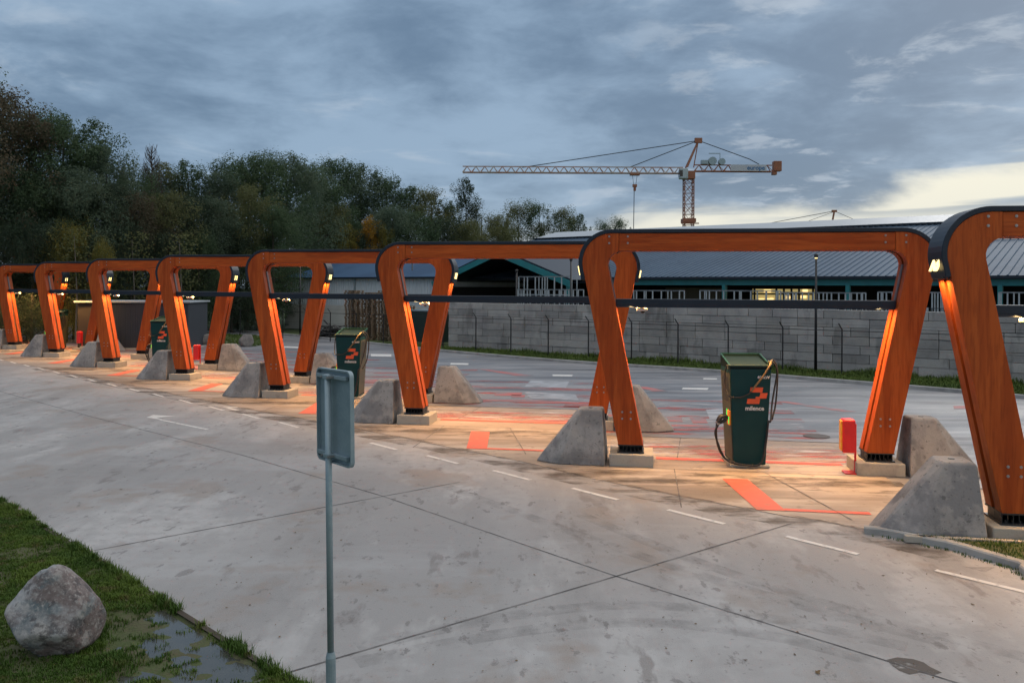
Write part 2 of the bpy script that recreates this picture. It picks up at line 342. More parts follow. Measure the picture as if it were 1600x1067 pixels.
# white markings on the road
mb = MB()
dash = [((1463, 893), (1600, 925)), ((1230, 838), (1343, 866)), ((1045, 797), (1145, 821)), ((890, 762), (970, 781)), ((772, 735), (835, 751)), ((667, 711), (720, 725)), ((580, 690), (625, 704))]
P0, P1 = G(*dash[1][0]), G(*dash[4][0]); st = (P1-P0)/3; dl = (G(*dash[1][1])-P0)
for k in range(-2, 26):
    a = P0+st*k; ribbon([a, a+dl], .10, .006, mb)
tag(mb.build('dashed_lane_line', M['white']), kind='structure')
mb = MB()
a = G(325, 671); b = G(252, 656); ribbon([a, b], .10, .005, mb)
mb.add([G(230, 652, .005), G(262, 657, .005), G(246, 652.5, .005), G(275, 650, .005), G(240, 648, .005)], [(0, 1, 2, 3, 4)])
a = G(372, 640); ribbon([G(372, 641), G(356, 637)], .12, .005, mb); ribbon([G(350, 635.5), G(372, 636.5)], .12, .0055, mb)
tag(mb.build('road_arrows', M['white']), kind='structure')
# red markings of the bays
mb = MB()
for i in range(9):
    fx, fy = FOOT[i]; fy -= .45; fx -= .07
    if i == 0: continue
    xs = (1.66, 2.14)
    mb.add([(fx+xs[0], fy-3.35, .004), (fx+xs[1], fy-3.42, .004), (fx+xs[1], fy-1.1, .004), (fx+xs[0], fy-1.03, .004)], [(0, 1, 2, 3)])
    ribbon([(fx+xs[1], fy-3.33), (fx+3.5, fy-3.55)], .16, .004, mb)
    ribbon([LP(i, .55, .55), LP(i, 4.45, .55)], .22, .004, mb)
tag(mb.build('red_bay_lines', M['red']), kind='structure')
mb = MB(); mw = MB()
def pix(pts, m, z=-.006): m.add([G(*p, z) for p in pts], [tuple(range(len(pts)))])
for q in [[(776, 614), (817, 613), (815, 618), (772, 618)], [(800, 617), (822, 617), (820, 621), (800, 621)], [(745, 576), (762, 577), (836, 587), (812, 588)],
          [(1043, 651), (1066, 651), (1068, 659), (1046, 658)], [(1078, 652), (1104, 654), (1107, 661), (1084, 661)], [(985, 602), (1005, 603), (1044, 611), (1020, 611)],
          [(1212, 627), (1230, 627), (1340, 643), (1318, 643)], [(1045, 663), (1110, 664), (1110, 667), (1045, 666)], [(760, 624), (905, 628), (905, 630), (760, 626)],
          [(1490, 634), (1520, 633), (1522, 638), (1492, 639)], [(560, 592), (620, 594), (620, 598), (560, 596)]]: pix(q, mb)
for q in [[(864, 585), (896, 585.5), (894, 588), (864, 587.5)], [(1068, 605.5), (1108, 606), (1106, 609), (1066, 608)], [(705, 567), (733, 567.5), (732, 570), (704, 569.5)],
          [(580, 553), (612, 553.5), (612, 557), (580, 556.5)], [(1100, 590.5), (1121, 591), (1121, 593), (1099, 592.5)], [(1385, 636), (1405, 637), (1404, 640), (1384, 639)],
          [(440, 541), (470, 542), (470, 544), (440, 543)]]: pix(q, mw)
tag(mb.build('worn_red_markings', M['wornred']), kind='structure')
tag(mw.build('lot_dashes', M['white']), kind='structure')
mb = MB()
for q in [[(830, 594), (890, 596), (885, 606), (820, 604)], [(820, 612), (900, 616), (905, 625), (830, 622)], [(1104, 640), (1160, 636), (1170, 650), (1110, 655)]]: pix(q, mb, -.008)
tag(mb.build('scuffed_white_markings', M['wornwhite']), kind='structure')
def mark_mat(name, col, lo, hi, sc_, st, amax=1.0):
    m = mat(name, col, .7, noise_=[(4, 5, .4, .6, tuple(c*.8 for c in col), .5)]); t = m.node_tree; n = t.nodes; l = t.links
    a = n.new('ShaderNodeTexCoord'); mp = n.new('ShaderNodeMapping'); mp.inputs[3].default_value = st; l.new(a.outputs['Object'], mp.inputs[0])
    x = n.new('ShaderNodeTexNoise'); x.inputs['Scale'].default_value = sc_; x.inputs['Detail'].default_value = 9; x.inputs['Roughness'].default_value = .65; l.new(mp.outputs[0], x.inputs['Vector'])
    r = n.new('ShaderNodeMapRange'); r.inputs[1].default_value = lo; r.inputs[2].default_value = hi; l.new(x.outputs[0], r.inputs[0]); r.inputs[4].default_value = amax; l.new(r.outputs[0], n['Principled BSDF'].inputs['Alpha']); return m
wr_ = mark_mat('washed_red_paint', (.48, .10, .09), .46, .62, 1.6, (.45, 2.2, 1)); ww_ = mark_mat('washed_white_scuffs', (.50, .50, .53), .50, .66, 1.5, (.35, 2.2, 1)); tm_ = mark_mat('tyre_rubber_marks', (.12, .115, .115), .42, .70, 2.4, (1, 1, 1), .22); dk_ = mark_mat('oil_and_dirt', (.10, .085, .075), .44, .64, 1.4, (.6, 1.4, 1), .7)
mb = MB(); mw = MB(); md = MB()
for i in range(1, 9):
    for (y, wd) in ((3.9, .3), (4.8, .8), (6.8, .5), (8.4, .7), (10.4, .5)):
        ribbon([LP(i, -2.2, y), LP(i, 4.8, y-.1)], wd, -.0085, mb)
    ribbon([LP(i, -1.8, 5.7), LP(i, 4.6, 5.6)], 1.5, -.0095, mw); ribbon([LP(i, -1.5, 9.3), LP(i, 4.2, 9.2)], .9, -.0095, mw)
    ribbon([LP(i, -.5, 1.9), LP(i, 4.9, 1.8)], 1.6, -.001, mw)
    ribbon([LP(i, -2.0, -1.3), LP(i, 5.2, -1.4)], 1.1, -.0018, md)
    ribbon([LP(i, .0, 1.6), LP(i, 4.8, 1.5)], 1.4, -.0014, mb)
tag(mb.build('washed_red_lines', wr_, fix=False), kind='structure'); tag(mw.build('washed_scuffs', ww_, fix=False), kind='structure'); tag(md.build('bay_dirt', dk_, fix=False), kind='structure')
mb = MB()
for pts_ in ([(560, 1010), (800, 962), (1000, 945), (1200, 965), (1420, 1010)], [(560, 1035), (800, 988), (1000, 972), (1200, 992), (1400, 1040)], [(900, 800), (1100, 880), (1350, 960), (1620, 1030)], [(700, 760), (950, 850), (1200, 930), (1500, 1010)]):
    ribbon(smoothpts([G(*p) for p in pts_], 8), .26, .0022, mb); 
tag(mb.build('tyre_marks', tm_, fix=False), kind='structure')
mb = MB(); eg = [G(*p) for p in [(60, 575), (300, 625), (500, 664), (700, 702), (900, 748), (1100, 789), (1230, 812), (1400, 846), (1560, 885)]]; ribbon(smoothpts(eg, 6), .75, .0026, mb)
tag(mb.build('road_edge_dirt', dk_, fix=False), kind='structure')
mb = MB(); mb.add([G(*p, .003) for p in [(1388, 1030), (1405, 1026), (1430, 1029), (1446, 1034), (1456, 1041), (1475, 1050), (1462, 1054), (1440, 1050), (1424, 1053), (1408, 1047), (1398, 1040)]], [tuple(range(11))]); tag(mb.build('dirt_stain', mark_mat('joint_dirt', (.11, .095, .085), .38, .5, 3.0, (1, 1, 1), .85), fix=False), kind='structure')
mb = MB(); rl_ = random.Random(9)
for k in range(260):
    q = G(rl_.uniform(0, 1600), 600+460*rl_.random()**.8, .006)
    if q.x*.97+q.y < 6.4: continue
    a = rl_.uniform(0, 6.28); r0 = rl_.uniform(.008, .026)*(1 if rl_.random() < .93 else 1.8); b_ = len(mb.v)
    mb.v += [(q.x+math.cos(a+t)*r0*k2, q.y+math.sin(a+t)*r0*k2, q.z+rl_.uniform(0, .012)) for t, k2 in ((0, 1), (1.3, .45), (3.14, .9), (4.6, .5))]; mb.f.append((b_, b_+1, b_+2, b_+3))
tag(mb.build('leaf_litter', mat('dead_leaf_litter', (.09, .06, .035), .8, noise_=[(1.5, 3, .4, .6, (.16, .10, .04), .8)]), fix=False), 'scattered dead leaves and grit on the concrete road', 'leaf litter', kind='stuff')
mb = MB(); c = G(1277, 681, 0); mb.add([(c.x+.33*math.cos(a*math.pi/8), c.y+.33*math.sin(a*math.pi/8), .003) for a in range(16)], [tuple(range(16))])
tag(mb.build('manhole_cover', M['core']), 'round rusty manhole cover in the lot behind the nearest charger', 'manhole cover')
for q, d in (((1276, 683), .0),): pass
# ------------------------------------------------------------ timber portals
BW = 5.0
def portal_parts(root):
    def mir(p): return [(BW-x, z) for x, z in p]
    so, si = .205, .20; zb, zt, zi = .43, 4.90, 4.52
    O = (-.26-so*(zt-zb), zt); I = (.26-si*(zi-zb), zi)
    outer = fillet((-.26, zb), O, (5, zt), .62, 15); inner = fillet((.26, zb), I, (5, zi), .27, 6)
    seam = -.27
    prof = [(-.26, zb)]+outer+[(seam, zt), (seam, zi)]+inner[::-1]+[(.26, zb)]
    # inset core
    def inset(P, d):
        out = []; n = len(P)
        for i, p in enumerate(P):
            a = Vector(P[i-1]); b = Vector(p); c = Vector(P[(i+1) % n]); e1 = (b-a).normalized(); e2 = (c-b).normalized()
            n1 = Vector((e1.y, -e1.x)); n2 = Vector((e2.y, -e2.x)); v = (n1+n2); v = v/max(v.length_squared/2, .3)
            out.append(tuple(b+v*d))
        return out
    ip = inset(prof, .045)
    xs = [p[0] for p in ip]
    if min(xs) < min(p[0] for p in prof): ip = inset(prof, -.045)
    for side in (0, 1):
        f = mir if side else (lambda p: p)
        mb = MB(); mb.prism(f(prof), -.30, -.06); mb.prism(f(prof), .06, .30)
        lg = mb.build('leg', M['leg_wood'], root, bevel=.012)
        mb = MB(); mb.prism(f(ip), -.062, .062); mb.build('steel_core', M['core'], lg)
        # seam bolts
        for (bx, bz) in ((-.47, 4.83), (-.47, 4.69), (-.18, 1.12), (-.18, .98), (.0, 1.12), (.0, .98)):
            if side: bx = BW-bx
            mb = MB(); mb.tube([(bx, -.30, bz), (bx, -.308, bz)], .022, 10); mb.tube([(bx, -.308, bz), (bx, -.318, bz)], .012, 6); mb.build('bolt', M['zinc'], lg)
        # steel shoe
        cx = BW if side else 0
        mb = MB(); mb.box((cx, 0, .265), (.56, .62, .03)); mb.box((cx, 0, .418), (.54, .6, .025))
        for k in range(7): mb.box((cx-.24+k*.08, 0, .34), (.014, .5, .14))
        mb.box((cx, 0, .34), (.5, .02, .14)); 
        for k in range(5):
            for yy in (-.27, .27): mb.tube([(cx-.2+k*.1, yy, .27), (cx-.2+k*.1, yy, .32)], .018, 6)
        mb.build('steel_shoe', M['black'], root)
        mb = MB(); mb.box((cx+.02*(1 if not side else -1), 0, .12), (.92, .9, .26)); mb.build('plinth', M['plinth'], root, bevel=.02)
    mb = MB(); mb.prism([(seam+.004, zi+.012), (BW-seam-.004, zi+.012), (BW-seam-.004, zt-.004), (seam+.004, zt-.004)], -.294, -.06)
    mb.prism([(seam+.004, zi+.012), (BW-seam-.004, zi+.012), (BW-seam-.004, zt-.004), (seam+.004, zt-.004)], .06, .294)
    bmo = mb.build('beam', M['beam_wood'], root, bevel=.01)
    mb = MB(); mb.box((BW/2, 0, 4.70), (BW+.5, .12, .30)); mb.build('steel_core', M['core'], bmo)
    for bx in (-.08, BW+.08):
        for bz in (4.83, 4.69):
            mb = MB(); mb.tube([(bx, -.294, bz), (bx, -.303, bz)], .022, 10); mb.tube([(bx, -.303, bz), (bx, -.313, bz)], .012, 6); mb.build('bolt', M['zinc'], bmo)
    # navy cap wrapped over the top and down both outer corners
    zc = 3.93; xc = -.26-so*(zc-zb)
    path = [(xc, zc)]+outer; path = path+[(BW-x, z) for x, z in path[::-1]]
    def off(P, d):
        out = []
        for i, p in enumerate(P):
            t = (Vector(P[min(i+1, len(P)-1)])-Vector(P[max(i-1, 0)])).normalized(); nn = Vector((-t.y, t.x)); out.append(tuple(Vector(p)+nn*d))
        return out
    lo, hi = off(path, .003), off(path, .085); n = len(path); mb = MB()
    for i in range(n-1):
        mb.prism([lo[i], lo[i+1], hi[i+1], hi[i]], -.315, .315)
    # weld into one skin
    cap = mb.build('cap', M['steel'], root)
    bm = bmesh.new(); bm.from_mesh(cap.data); bmesh.ops.remove_doubles(bm, verts=bm.verts, dist=.001)
    fs = {}
    for fc in list(bm.faces):
        k = tuple(sorted(v.index for v in fc.verts)); fs.setdefault(k, []).append(fc)
    bmesh.ops.delete(bm, geom=[q for v in fs.values() if len(v) > 1 for q in v], context='FACES')
    bmesh.ops.recalc_face_normals(bm, faces=bm.faces); bm.to_mesh(cap.data); bm.free()
    for p in cap.data.polygons: p.use_smooth = abs(p.normal.y) < .5
    cap.data.set_sharp_from_angle(angle=R(35))
    b = cap.modifiers.new('b', 'BEVEL'); b.width = .01; b.segments = 2; b.limit_method = 'ANGLE'; b.angle_limit = R(50)
    # crossbar with a lamp strip in its underside
    mb = MB(); zx = 3.44; xl = .26-si*(zx-zb)+.01
    mb.box((BW/2, 0, zx), (BW-2*xl, .30, .14)); bar = mb.build('crossbar', M['steel'], root, bevel=.012)
    mb = MB(); mb.box((BW/2, 0, zx-.073), (BW-2*xl-.3, .05, .006)); mb.build('lamp_strip', M['dim'], bar)
    mb = MB()
    for yy in (-.14, .14): mb.box((BW/2, yy, zx-.085), (BW-2*xl-.02, .012, .05))
    mb.build('lip', M['steel'], bar)
    # added plates between bar and corner, unlit wood put into their colour
    for side in (0, 1):
        z0, z1 = zx+.08, 4.25
        x0, x1 = .26-si*(z0-zb)+.003, .26-si*(z1-zb)+.003
        pr = [(x0, z0), (x0+.022, z0), (x1+.022, z1), (x1, z1)]
        if side: pr = mir(pr)
        mb = MB(); mb.prism(pr, -.05, .05); mb.build('unlit_wood_plate', M['cover'], root)
    # number light at each outer corner
    for side in (0, 1):
        s = 1 if not side else -1; cx = 0 if not side else BW
        mb = MB(); mb.box((cx-s*1.03, 0, zc-.014), (.09, .5, .03)); mb.build('downlight', M['black'], root)
    # security camera under the bar
    mb = MB(); mb.box((.22, 0, zx-.10), (.1, .1, .06)); mb.box((.22, -.02, zx-.155), (.24, .16, .06)); cm = mb.build('security_camera', M['dome'], root, bevel=.02)
    mb = MB(); mb.tube([(.24, -.03, zx-.18), (.24, -.03, zx-.215), (.24, -.03, zx-.235)], [.055, .045, .02], 12); mb.build('lens', M['glassdk'], cm)
def text_mesh(s, size, depth=.004, bold=0.):
    cu = bpy.data.curves.new('t', 'FONT'); cu.body = s; cu.size = size; cu.extrude = depth; cu.align_x = 'CENTER'; cu.align_y = 'CENTER'; cu.offset = bold; cu.resolution_u = 4
    o = bpy.data.objects.new('t', cu); sc.collection.objects.link(o); me = bpy.data.meshes.new_from_object(o)
    bpy.data.objects.remove(o); return me
def text_obj(name, s, size, m, parent, loc, rot, bold=0., depth=.004):
    me = text_mesh(s, size, depth, bold); me.name = name; me.materials.clear(); me.materials.append(m)
    o = bpy.data.objects.new(name, me); sc.collection.objects.link(o); o.parent = parent; o.location = loc; o.rotation_euler = rot; return o
proto = empty('timber_portal', LP(1, 0, 0), TH)
portal_parts(proto)
plabel = ['nearest orange timber portal, cut off by the right edge of the picture',
          'widest orange timber portal in full view, standing over the nearest green charger',
          'orange timber portal without a charger, its left leg just right of the grey road sign',
          'orange timber portal over the green charger that stands behind the grey road sign',
          'chargerless orange portal whose right leg stands just left of the grey road sign',
          'orange timber portal with a green charger and the dark shed behind it',
          'orange timber portal before the dark shed, with no charger of its own',
          'small far orange timber portal over the farthest charger at the left',
          'farthest orange timber portal, only its right part inside the left picture edge']
GP = 'timber portals along the charging bays'
def area(name, loc, rot, sx, sy, e, col, parent=None, spread=180):
    l = bpy.data.lights.new(name, 'AREA'); l.shape = 'RECTANGLE'; l.size = sx; l.size_y = sy; l.energy = e; l.color = col; l.spread = R(spread)
    o = bpy.data.objects.new(name, l); sc.collection.objects.link(o); o.location = loc; o.rotation_euler = rot
    if parent: o.parent = parent
    return o
WARM = (1.0, .50, .15)
portals = []
for i in range(9):
    o = proto if i == 1 else copy_tree(proto); o.location = LP(i, 0, 0); tag(o, plabel[i], 'timber portal', GP); portals.append(o)
for i, o in enumerate(portals):
    area('strip_light', (BW/2, 0, 3.34), (0, 0, 0), 4.9, .05, 215, WARM, o, 135)
    for s, cx in ((1, 0), (-1, BW)):
        area('corner_light', (cx-s*1.05, 0, 3.895), (0, 0, 0), .06, .42, 17, (1, .55, .2), o, 150)
    for s, cx in ((1, 0), (-1, BW)):
        area('end_light', (cx+s*.02, 0, 3.345), (0, R(14)*s, 0), .10, .42, 20, (1, .50, .16), o, 160)
    # glowing characters on the outer end of the cap
    if i == 0:
        text_obj('number_light', 'A3', .30, M['digit'], o, (-1.118, -.03, 4.12), (R(78), 0, R(-90)), bold=.012, depth=.012)
    for s, cx in ((1, 0), (-1, BW)):
        if i == 0 and s == 1: continue
        if i in (0, 1) and s == -1: continue
        mb = MB()
        mb.tube([(cx-s*1.095, -.09, 4.02), (cx-s*1.13, -.09, 4.2), (cx-s*1.13, .07, 4.2), (cx-s*1.095, .07, 4.02)], .020, 8)
        mb.build('number_light', M['digit'], o)
# ------------------------------------------------------------ concrete wedges
def wedge(sgn):
    mb = MB()
    lv = [(0, -2.02, -.52, -.50, .50, .34), (.14, -1.92, -.52, -.49, .49, .34), (1.12, -1.14, -.59, -.27, .27, .24), (1.15, -1.10, -.62, -.24, .24, .22)]
    rings = []
    for (z, xa, xb, ya, yb, nose) in lv:
        r = [(xb, ya), (xb, yb), (xa+.45*(1.2-z)/1.2+.05, yb), (xa, nose*.6), (xa, -nose*.6), (xa+.45*(1.2-z)/1.2+.05, ya)]
        rings.append([Vector((sgn*x, y, z)) for x, y in r])
    n = 6; vs = [v for r in rings for v in r]; fs = [tuple(range(n)), tuple((len(rings)-1)*n+k for k in range(n))]
    for i in range(len(rings)-1):
        for k in range(n): fs.append((i*n+k, i*n+(k+1) % n, (i+1)*n+(k+1) % n, (i+1)*n+k))
    mb.add(vs, fs); return mb
wl = wedge(1).build('concrete_block', M['block'], bevel=.085, seg=4); wr = wedge(-1).build('concrete_block', M['block'], bevel=.085, seg=4)
for q in (wl, wr):
    mb = MB(); sg = 1 if q is wl else -1; mb.tube([(-sg*.86, 0, 1.15), (-sg*.86, 0, 1.158)], .05, 12); mb.build('lifting_socket', M['black'], q)
desc = ['nearest', 'second', 'third', 'fourth', 'fifth', 'sixth', 'seventh', 'eighth', 'ninth']
wlab = {(0, 0): 'biggest dark grey concrete wedge block, beside the grass kerb at the right edge',
 (1, 0): 'grey wedge block left of the widest portal, with a dark stain low on it',
 (1, 1): 'wedge block right of the red and yellow post, behind the biggest block',
 (2, 0): 'blotchy grey wedge block right of the grey road sign',
 (2, 1): 'grey wedge block half hidden behind the crossing legs in the middle right',
 (3, 0): 'smooth grey wedge block left of the grey road sign, sloping to the left',
 (3, 1): 'grey wedge block between road sign and crossing legs, sloping to the right',
 (4, 0): 'grey wedge block before the charger next to the dark shed',
 (4, 1): 'small pale wedge block peeping out directly above the grey road sign',
 (5, 0): 'grey wedge block with a red post showing above its top',
 (5, 1): 'brownish wedge block right of the small red post, before the two boulders',
 (6, 0): 'low grey wedge block left of the dark shed, sloping to the left',
 (6, 1): 'far wedge block right in front of the dark shed wall',
 (7, 0): 'farthest grey wedge block cut by the left picture edge',
 (7, 1): 'far wedge block left of the dark shed, sloping to the right'}
uw = {0: True, 1: True}
for i in range(8):
    for s in (0, 1):
        if i == 0 and s == 1: continue
        src = wr if s else wl
        o = src if uw[s] else copy_tree(src); uw[s] = False
        o.location = LP(i, BW if s else 0, 0); o.rotation_euler = (0, 0, TH+R(random.uniform(-2, 2)))
        tag(o, wlab[(i, s)], 'concrete block', 'concrete wedge blocks guarding the portal legs')
wr_fix = None
# ------------------------------------------------------------ chargers
ch = empty('charger', LP(1, 2.42, .35), TH)
zs = [(.06, .33, .44), (2.06, .42, .52)]
mb = MB(); vs = [(sx_*hw, sy_*hd, z) for z, hw, hd in zs for sx_, sy_ in ((-1, -1), (1, -1), (1, 1), (-1, 1))]
mb.add(vs, [(3, 2, 1, 0), (4, 5, 6, 7), (0, 1, 5, 4), (1, 2, 6, 5), (2, 3, 7, 6), (3, 0, 4, 7)]); body = mb.build('body', M['charger'], ch, bevel=.012)
for s in (-1, 1):
    mb = MB(); mb.add([(s*(.334), -.40, .12), (s*.334, .40, .12), (s*.4205, .47, 1.96), (s*.4205, -.47, 1.96), (s*(.342), -.40, .12), (s*.342, .40, .12), (s*.4285, .47, 1.96), (s*.4285, -.47, 1.96)],
       [(0, 1, 2, 3), (7, 6, 5, 4), (0, 4, 5, 1), (1, 5, 6, 2), (2, 6, 7, 3), (3, 7, 4, 0)]); sp = mb.build('side_panel', M['chside'], ch, bevel=.003)
    mb = MB()
    for k in range(16):
        z = 1.35+k*.035; x = s*(.342+(z-.12)/1.84*.0865+.002); mb.box((x, 0, z), (.008, .6, .012))
    mb.build('vent', M['black'], sp)
# crown: a tray with a taller back
mb = MB(); 
mb.prism([(-.52, 2.063), (.52, 2.063), (.52, 2.30), (-.52, 2.12)], -.425, -.395, 'x'); mb.prism([(-.52, 2.063), (.52, 2.063), (.52, 2.30), (-.52, 2.12)], .395, .425, 'x')
mb.box((0, .505, 2.18), (.79, .03, .236)); mb.box((0, -.505, 2.092), (.79, .03, .058)); mb.prism([(-.50, 2.07), (.50, 2.07), (.50, 2.27), (-.50, 2.105)], -.39, .39, 'x'); mb.build('crown', M['crown'], ch)
mb = MB(); W_ = .425
mb.bar((-W_, -.52, 2.135), (W_, -.52, 2.135), .028, .03); mb.build('edge_trim', M['rim'], ch)
mb = MB(); mb.bar((-W_, .52, 2.312), (W_, .52, 2.312), .028, .02); mb.bar((-W_, -.50, 2.133), (-W_, .50, 2.308), .028, .02); mb.bar((W_, -.50, 2.133), (W_, .50, 2.308), .028, .02); mb.build('crown_edge', M['charger'], ch)
mb = MB(); mb.box((0, 0, .035), (.82, 1.0, .05)); mb.build('base_slab', M['plinth'], ch, bevel=.008)
mb = MB(); mb.box((0, -.37, .09), (.6, .1, .05)); mb.build('toe_plate', M['black'], ch)
# logo on both faces front
def sl_quad(mb, x0, z0, w_, h_, k=.18):
    yf = lambda z: -(.44+(z-.06)/2.0*.08)-.004
    mb.add([(x0, yf(z0), z0), (x0+w_, yf(z0), z0), (x0+w_+k*h_, yf(z0+h_), z0+h_), (x0+k*h_, yf(z0+h_), z0+h_)], [(0, 1, 2, 3)])
mb = MB(); sl_quad(mb, -.02, 1.58, .26, .105); sl_quad(mb, .18, 1.455, .145, .115); sl_quad(mb, -.08, 1.34, .26, .105); sl_quad(mb, .10, 1.44, .08, .05); mb.build('logo', M['logo'], body, fix=False)
tilt = math.atan(.04)
text_obj('lettering', 'milence', .125, M['letter'], body, (.085, -.503, 1.245), (R(90)+tilt, 0, 0), .003)
text_obj('lettering', '400kW', .085, M['letter'], body, (.26, -.524, 1.895), (R(90)+tilt, 0, 0), .002)
# sockets on the left side
sp = MB(); sp.box((-.405, -.30, 1.02), (.035, .20, .30)); so_ = sp.build('socket_panel', M['orangeled'], ch, bevel=.01)
for yy, zz in ((-.395, .98), (-.20, 1.12)):
    mb = MB(); mb.box((-.426, yy, zz), (.012, .03, .15)); mb.build('status_light', M['ledg'], so_)
for k, yy in enumerate((-.34, -.20)):
    mb = MB(); mb.tube(smoothpts([(-.42, yy, 1.02), (-.50, yy-.01, 1.05), (-.58, yy-.02, 1.02), (-.63, yy-.03, .92)], 4), .038, 8)
    mb.tube(smoothpts([(-.45, yy, .98), (-.55, yy, .92), (-.62, yy-.02, .90)], 4), .02, 8); pl = mb.build('plug', M['rubber'], ch, smooth=True)
    mb = MB(); mb.tube([(-.632, yy-.03, .915), (-.64, yy-.03, .88)], .034, 8); mb.build('plug_ring', M['zinc'], pl)
    dd = .08*k
    mb = MB(); mb.tube(smoothpts([(-.64, yy-.03, .88), (-.655-.05*(1-k), yy-.04, .70), (-.62, yy-.03, .42), (-.50, yy-.02, .18), (-.36, -.50, .10+dd*.2), (-.10, -.545, .075), (.2, -.55, .11), (.31, -.53, .5+dd), (.36, -.54, 1.0)], 6), .021, 7)
    mb.build('cable', M['rubber'], ch, smooth=True)
mb = MB(); mb.tube(smoothpts([(.36, -.54, 1.0), (.40, -.56, 1.0), (.47, -.40, 1.35), (.55, -.34, 1.75), (.58, -.35, 2.0), (.52, -.38, 2.16), (.44, -.42, 2.22)], 6), .019, 7); mb.build('cable', M['rubber'], ch, smooth=True)
mb = MB(); mb.tube(smoothpts([(.44, -.42, 2.22), (.36, -.56, 2.12), (.22, -.57, 1.9), (.08, -.56, 1.72), (.0, -.55, 1.6)], 6), .020, 7); mb.build('cable', M['hose'], ch, smooth=True)
mb = MB(); mb.tube(smoothpts([(.0, -.55, 1.6), (-.06, -.55, 1.55), (-.18, -.54, 1.49), (-.33, -.545, 1.48), (-.44, -.5, 1.5), (-.49, -.36, 1.68), (-.49, -.30, 1.95), (-.45, -.3, 2.12)], 6), .015, 7); mb.build('cable', M['rubber'], ch, smooth=True)
mb = MB(); mb.tube(smoothpts([(.44, -.42, 2.22), (.50, -.34, 2.24), (.60, -.25, 2.1), (.63, -.2, 1.8), (.58, -.25, 1.3), (.47, -.4, 1.0)], 6), .019, 7); mb.build('cable', M['rubber'], ch, smooth=True)
mb = MB(); mb.box((.43, -.40, 2.20), (.09, .12, .06)); mb.box((-.43, -.42, 2.10), (.07, .12, .10)); mb.build('cable_hanger', M['chside'], ch, bevel=.01)
clab = {1: 'nearest dark green charger with orange logo and black plug cables on its left side', 3: 'dark green charger standing behind the grey road sign',
        5: 'dark green charger partly hidden behind an orange leg, in front of the dark shed', 7: 'farthest charger, at the left edge behind an orange leg'}
for i in (1, 3, 5, 7):
    o = ch if i == 1 else copy_tree(ch); o.location = LP(i, 2.42, .35); o.rotation_euler.z = R(-3); tag(o, clab[i], 'charger', 'chargers under the portals')
# ------------------------------------------------------------ red posts
rp = empty('extinguisher_post', LP(1, 4.4, -.25), TH)
def rbox(cx, cy, z0, z1, hw, hd, m, name, par, bev):
    mb = MB(); mb.box((cx, cy, (z0+z1)/2), (hw*2, hd*2, z1-z0)); return mb.build(name, m, par, bevel=bev, seg=4)
rbox(-.02, 0, .42, 1.10, .13, .13, M['redplast'], 'cabinet', rp, .045)
rbox(-.125, 0, .46, 1.07, .045, .10, M['yellit'], 'lamplit_panel', rp, .02)  # added panel, its yellow paints the lamplit left side of the red box
mb = MB(); mb.tube([(.13, 0, .02), (.13, 0, 1.0)], .022, 10); mb.box((.11, 0, .9), (.04, .05, .06)); mb.box((.11, 0, .6), (.04, .05, .06)); mb.build('post', M['redplast'], rp)
mb = MB(); mb.box((.08, 0, .012), (.36, .3, .02)); mb.build('base_plate', M['redplast'], rp)
rl = {1: 'red and yellow box on a thin red post, left of the right portal foot', 5: 'small red and yellow box on a post in front of the two boulders', 7: 'small red box showing above a wedge block left of the dark shed'}
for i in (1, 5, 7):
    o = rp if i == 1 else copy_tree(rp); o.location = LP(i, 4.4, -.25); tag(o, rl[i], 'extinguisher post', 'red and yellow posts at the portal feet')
# ------------------------------------------------------------ foreground sign
sg = empty('road_sign', (0, 0, 0), 0, 'grey metal road sign seen from behind, on a galvanised pole in the foreground', 'road sign')
PX = A(521.5, 1000, 7.0); sg.location = (PX.x, PX.y, 0); sg.rotation_euler = (0, R(-.9), 0)
mb = MB(); mb.tube([(0, 0, .6), (0, 0, 3.0)], .028, 16); mb.build('pole', M['galv'], sg, smooth=True)
mb = MB(); mb.tube([(0, 0, 0), (0, 0, .62), (0, 0, .665)], [.042, .042, .031], 16); mb.build('sleeve', M['galv'], sg)
dv = Vector((.38, -.45, 0)).normalized(); nv = Vector((-dv.y*-1, 0, 0)); nv = Vector((-.45, -.38, 0)).normalized()
c = -nv*.055 + dv*.04
MM = Matrix(((dv.x, nv.x, 0, c.x), (dv.y, nv.y, 0, c.y), (0, 0, 1, 2.645), (0, 0, 0, 1)))
mb = MB(); HWs, HHs, rr = .295, .395, .05
cor = []
for (qx, qz, a0) in ((HWs-rr, HHs-rr, 0), (-HWs+rr, HHs-rr, 90), (-HWs+rr, -HHs+rr, 180), (HWs-rr, -HHs+rr, 270)):
    for k in range(5): cor.append((qx+rr*math.cos(R(a0+k*22.5)), qz+rr*math.sin(R(a0+k*22.5))))
mb.prism(cor, -.004, .0, 'y', MM); plate = mb.build('panel', M['galv'], sg)
mb = MB(); inn = [(x*(1-.012/HWs), z*(1-.012/HHs)) for x, z in cor]; n = len(cor)
for k in range(n):
    k2 = (k+1) % n; mb.prism([cor[k], cor[k2], inn[k2], inn[k]], .0, .032, 'y', MM)
mb.build('rim', M['galv'], sg)
for zz in (.33, -.33):
    mb = MB(); mb.box((-.04, .018, zz), (.52, .03, .035), MM); mb.box((-.04, .05, zz), (.09, .07, .035), MM)
    bk = mb.build('bracket', M['galv'], sg, bevel=.004)
    for xx in (-.095, .015):
        mb = MB(); mb.box((xx, .052, zz), (.014, .09, .014), MM); mb.build('clamp_bolt', M['zinc'], bk)
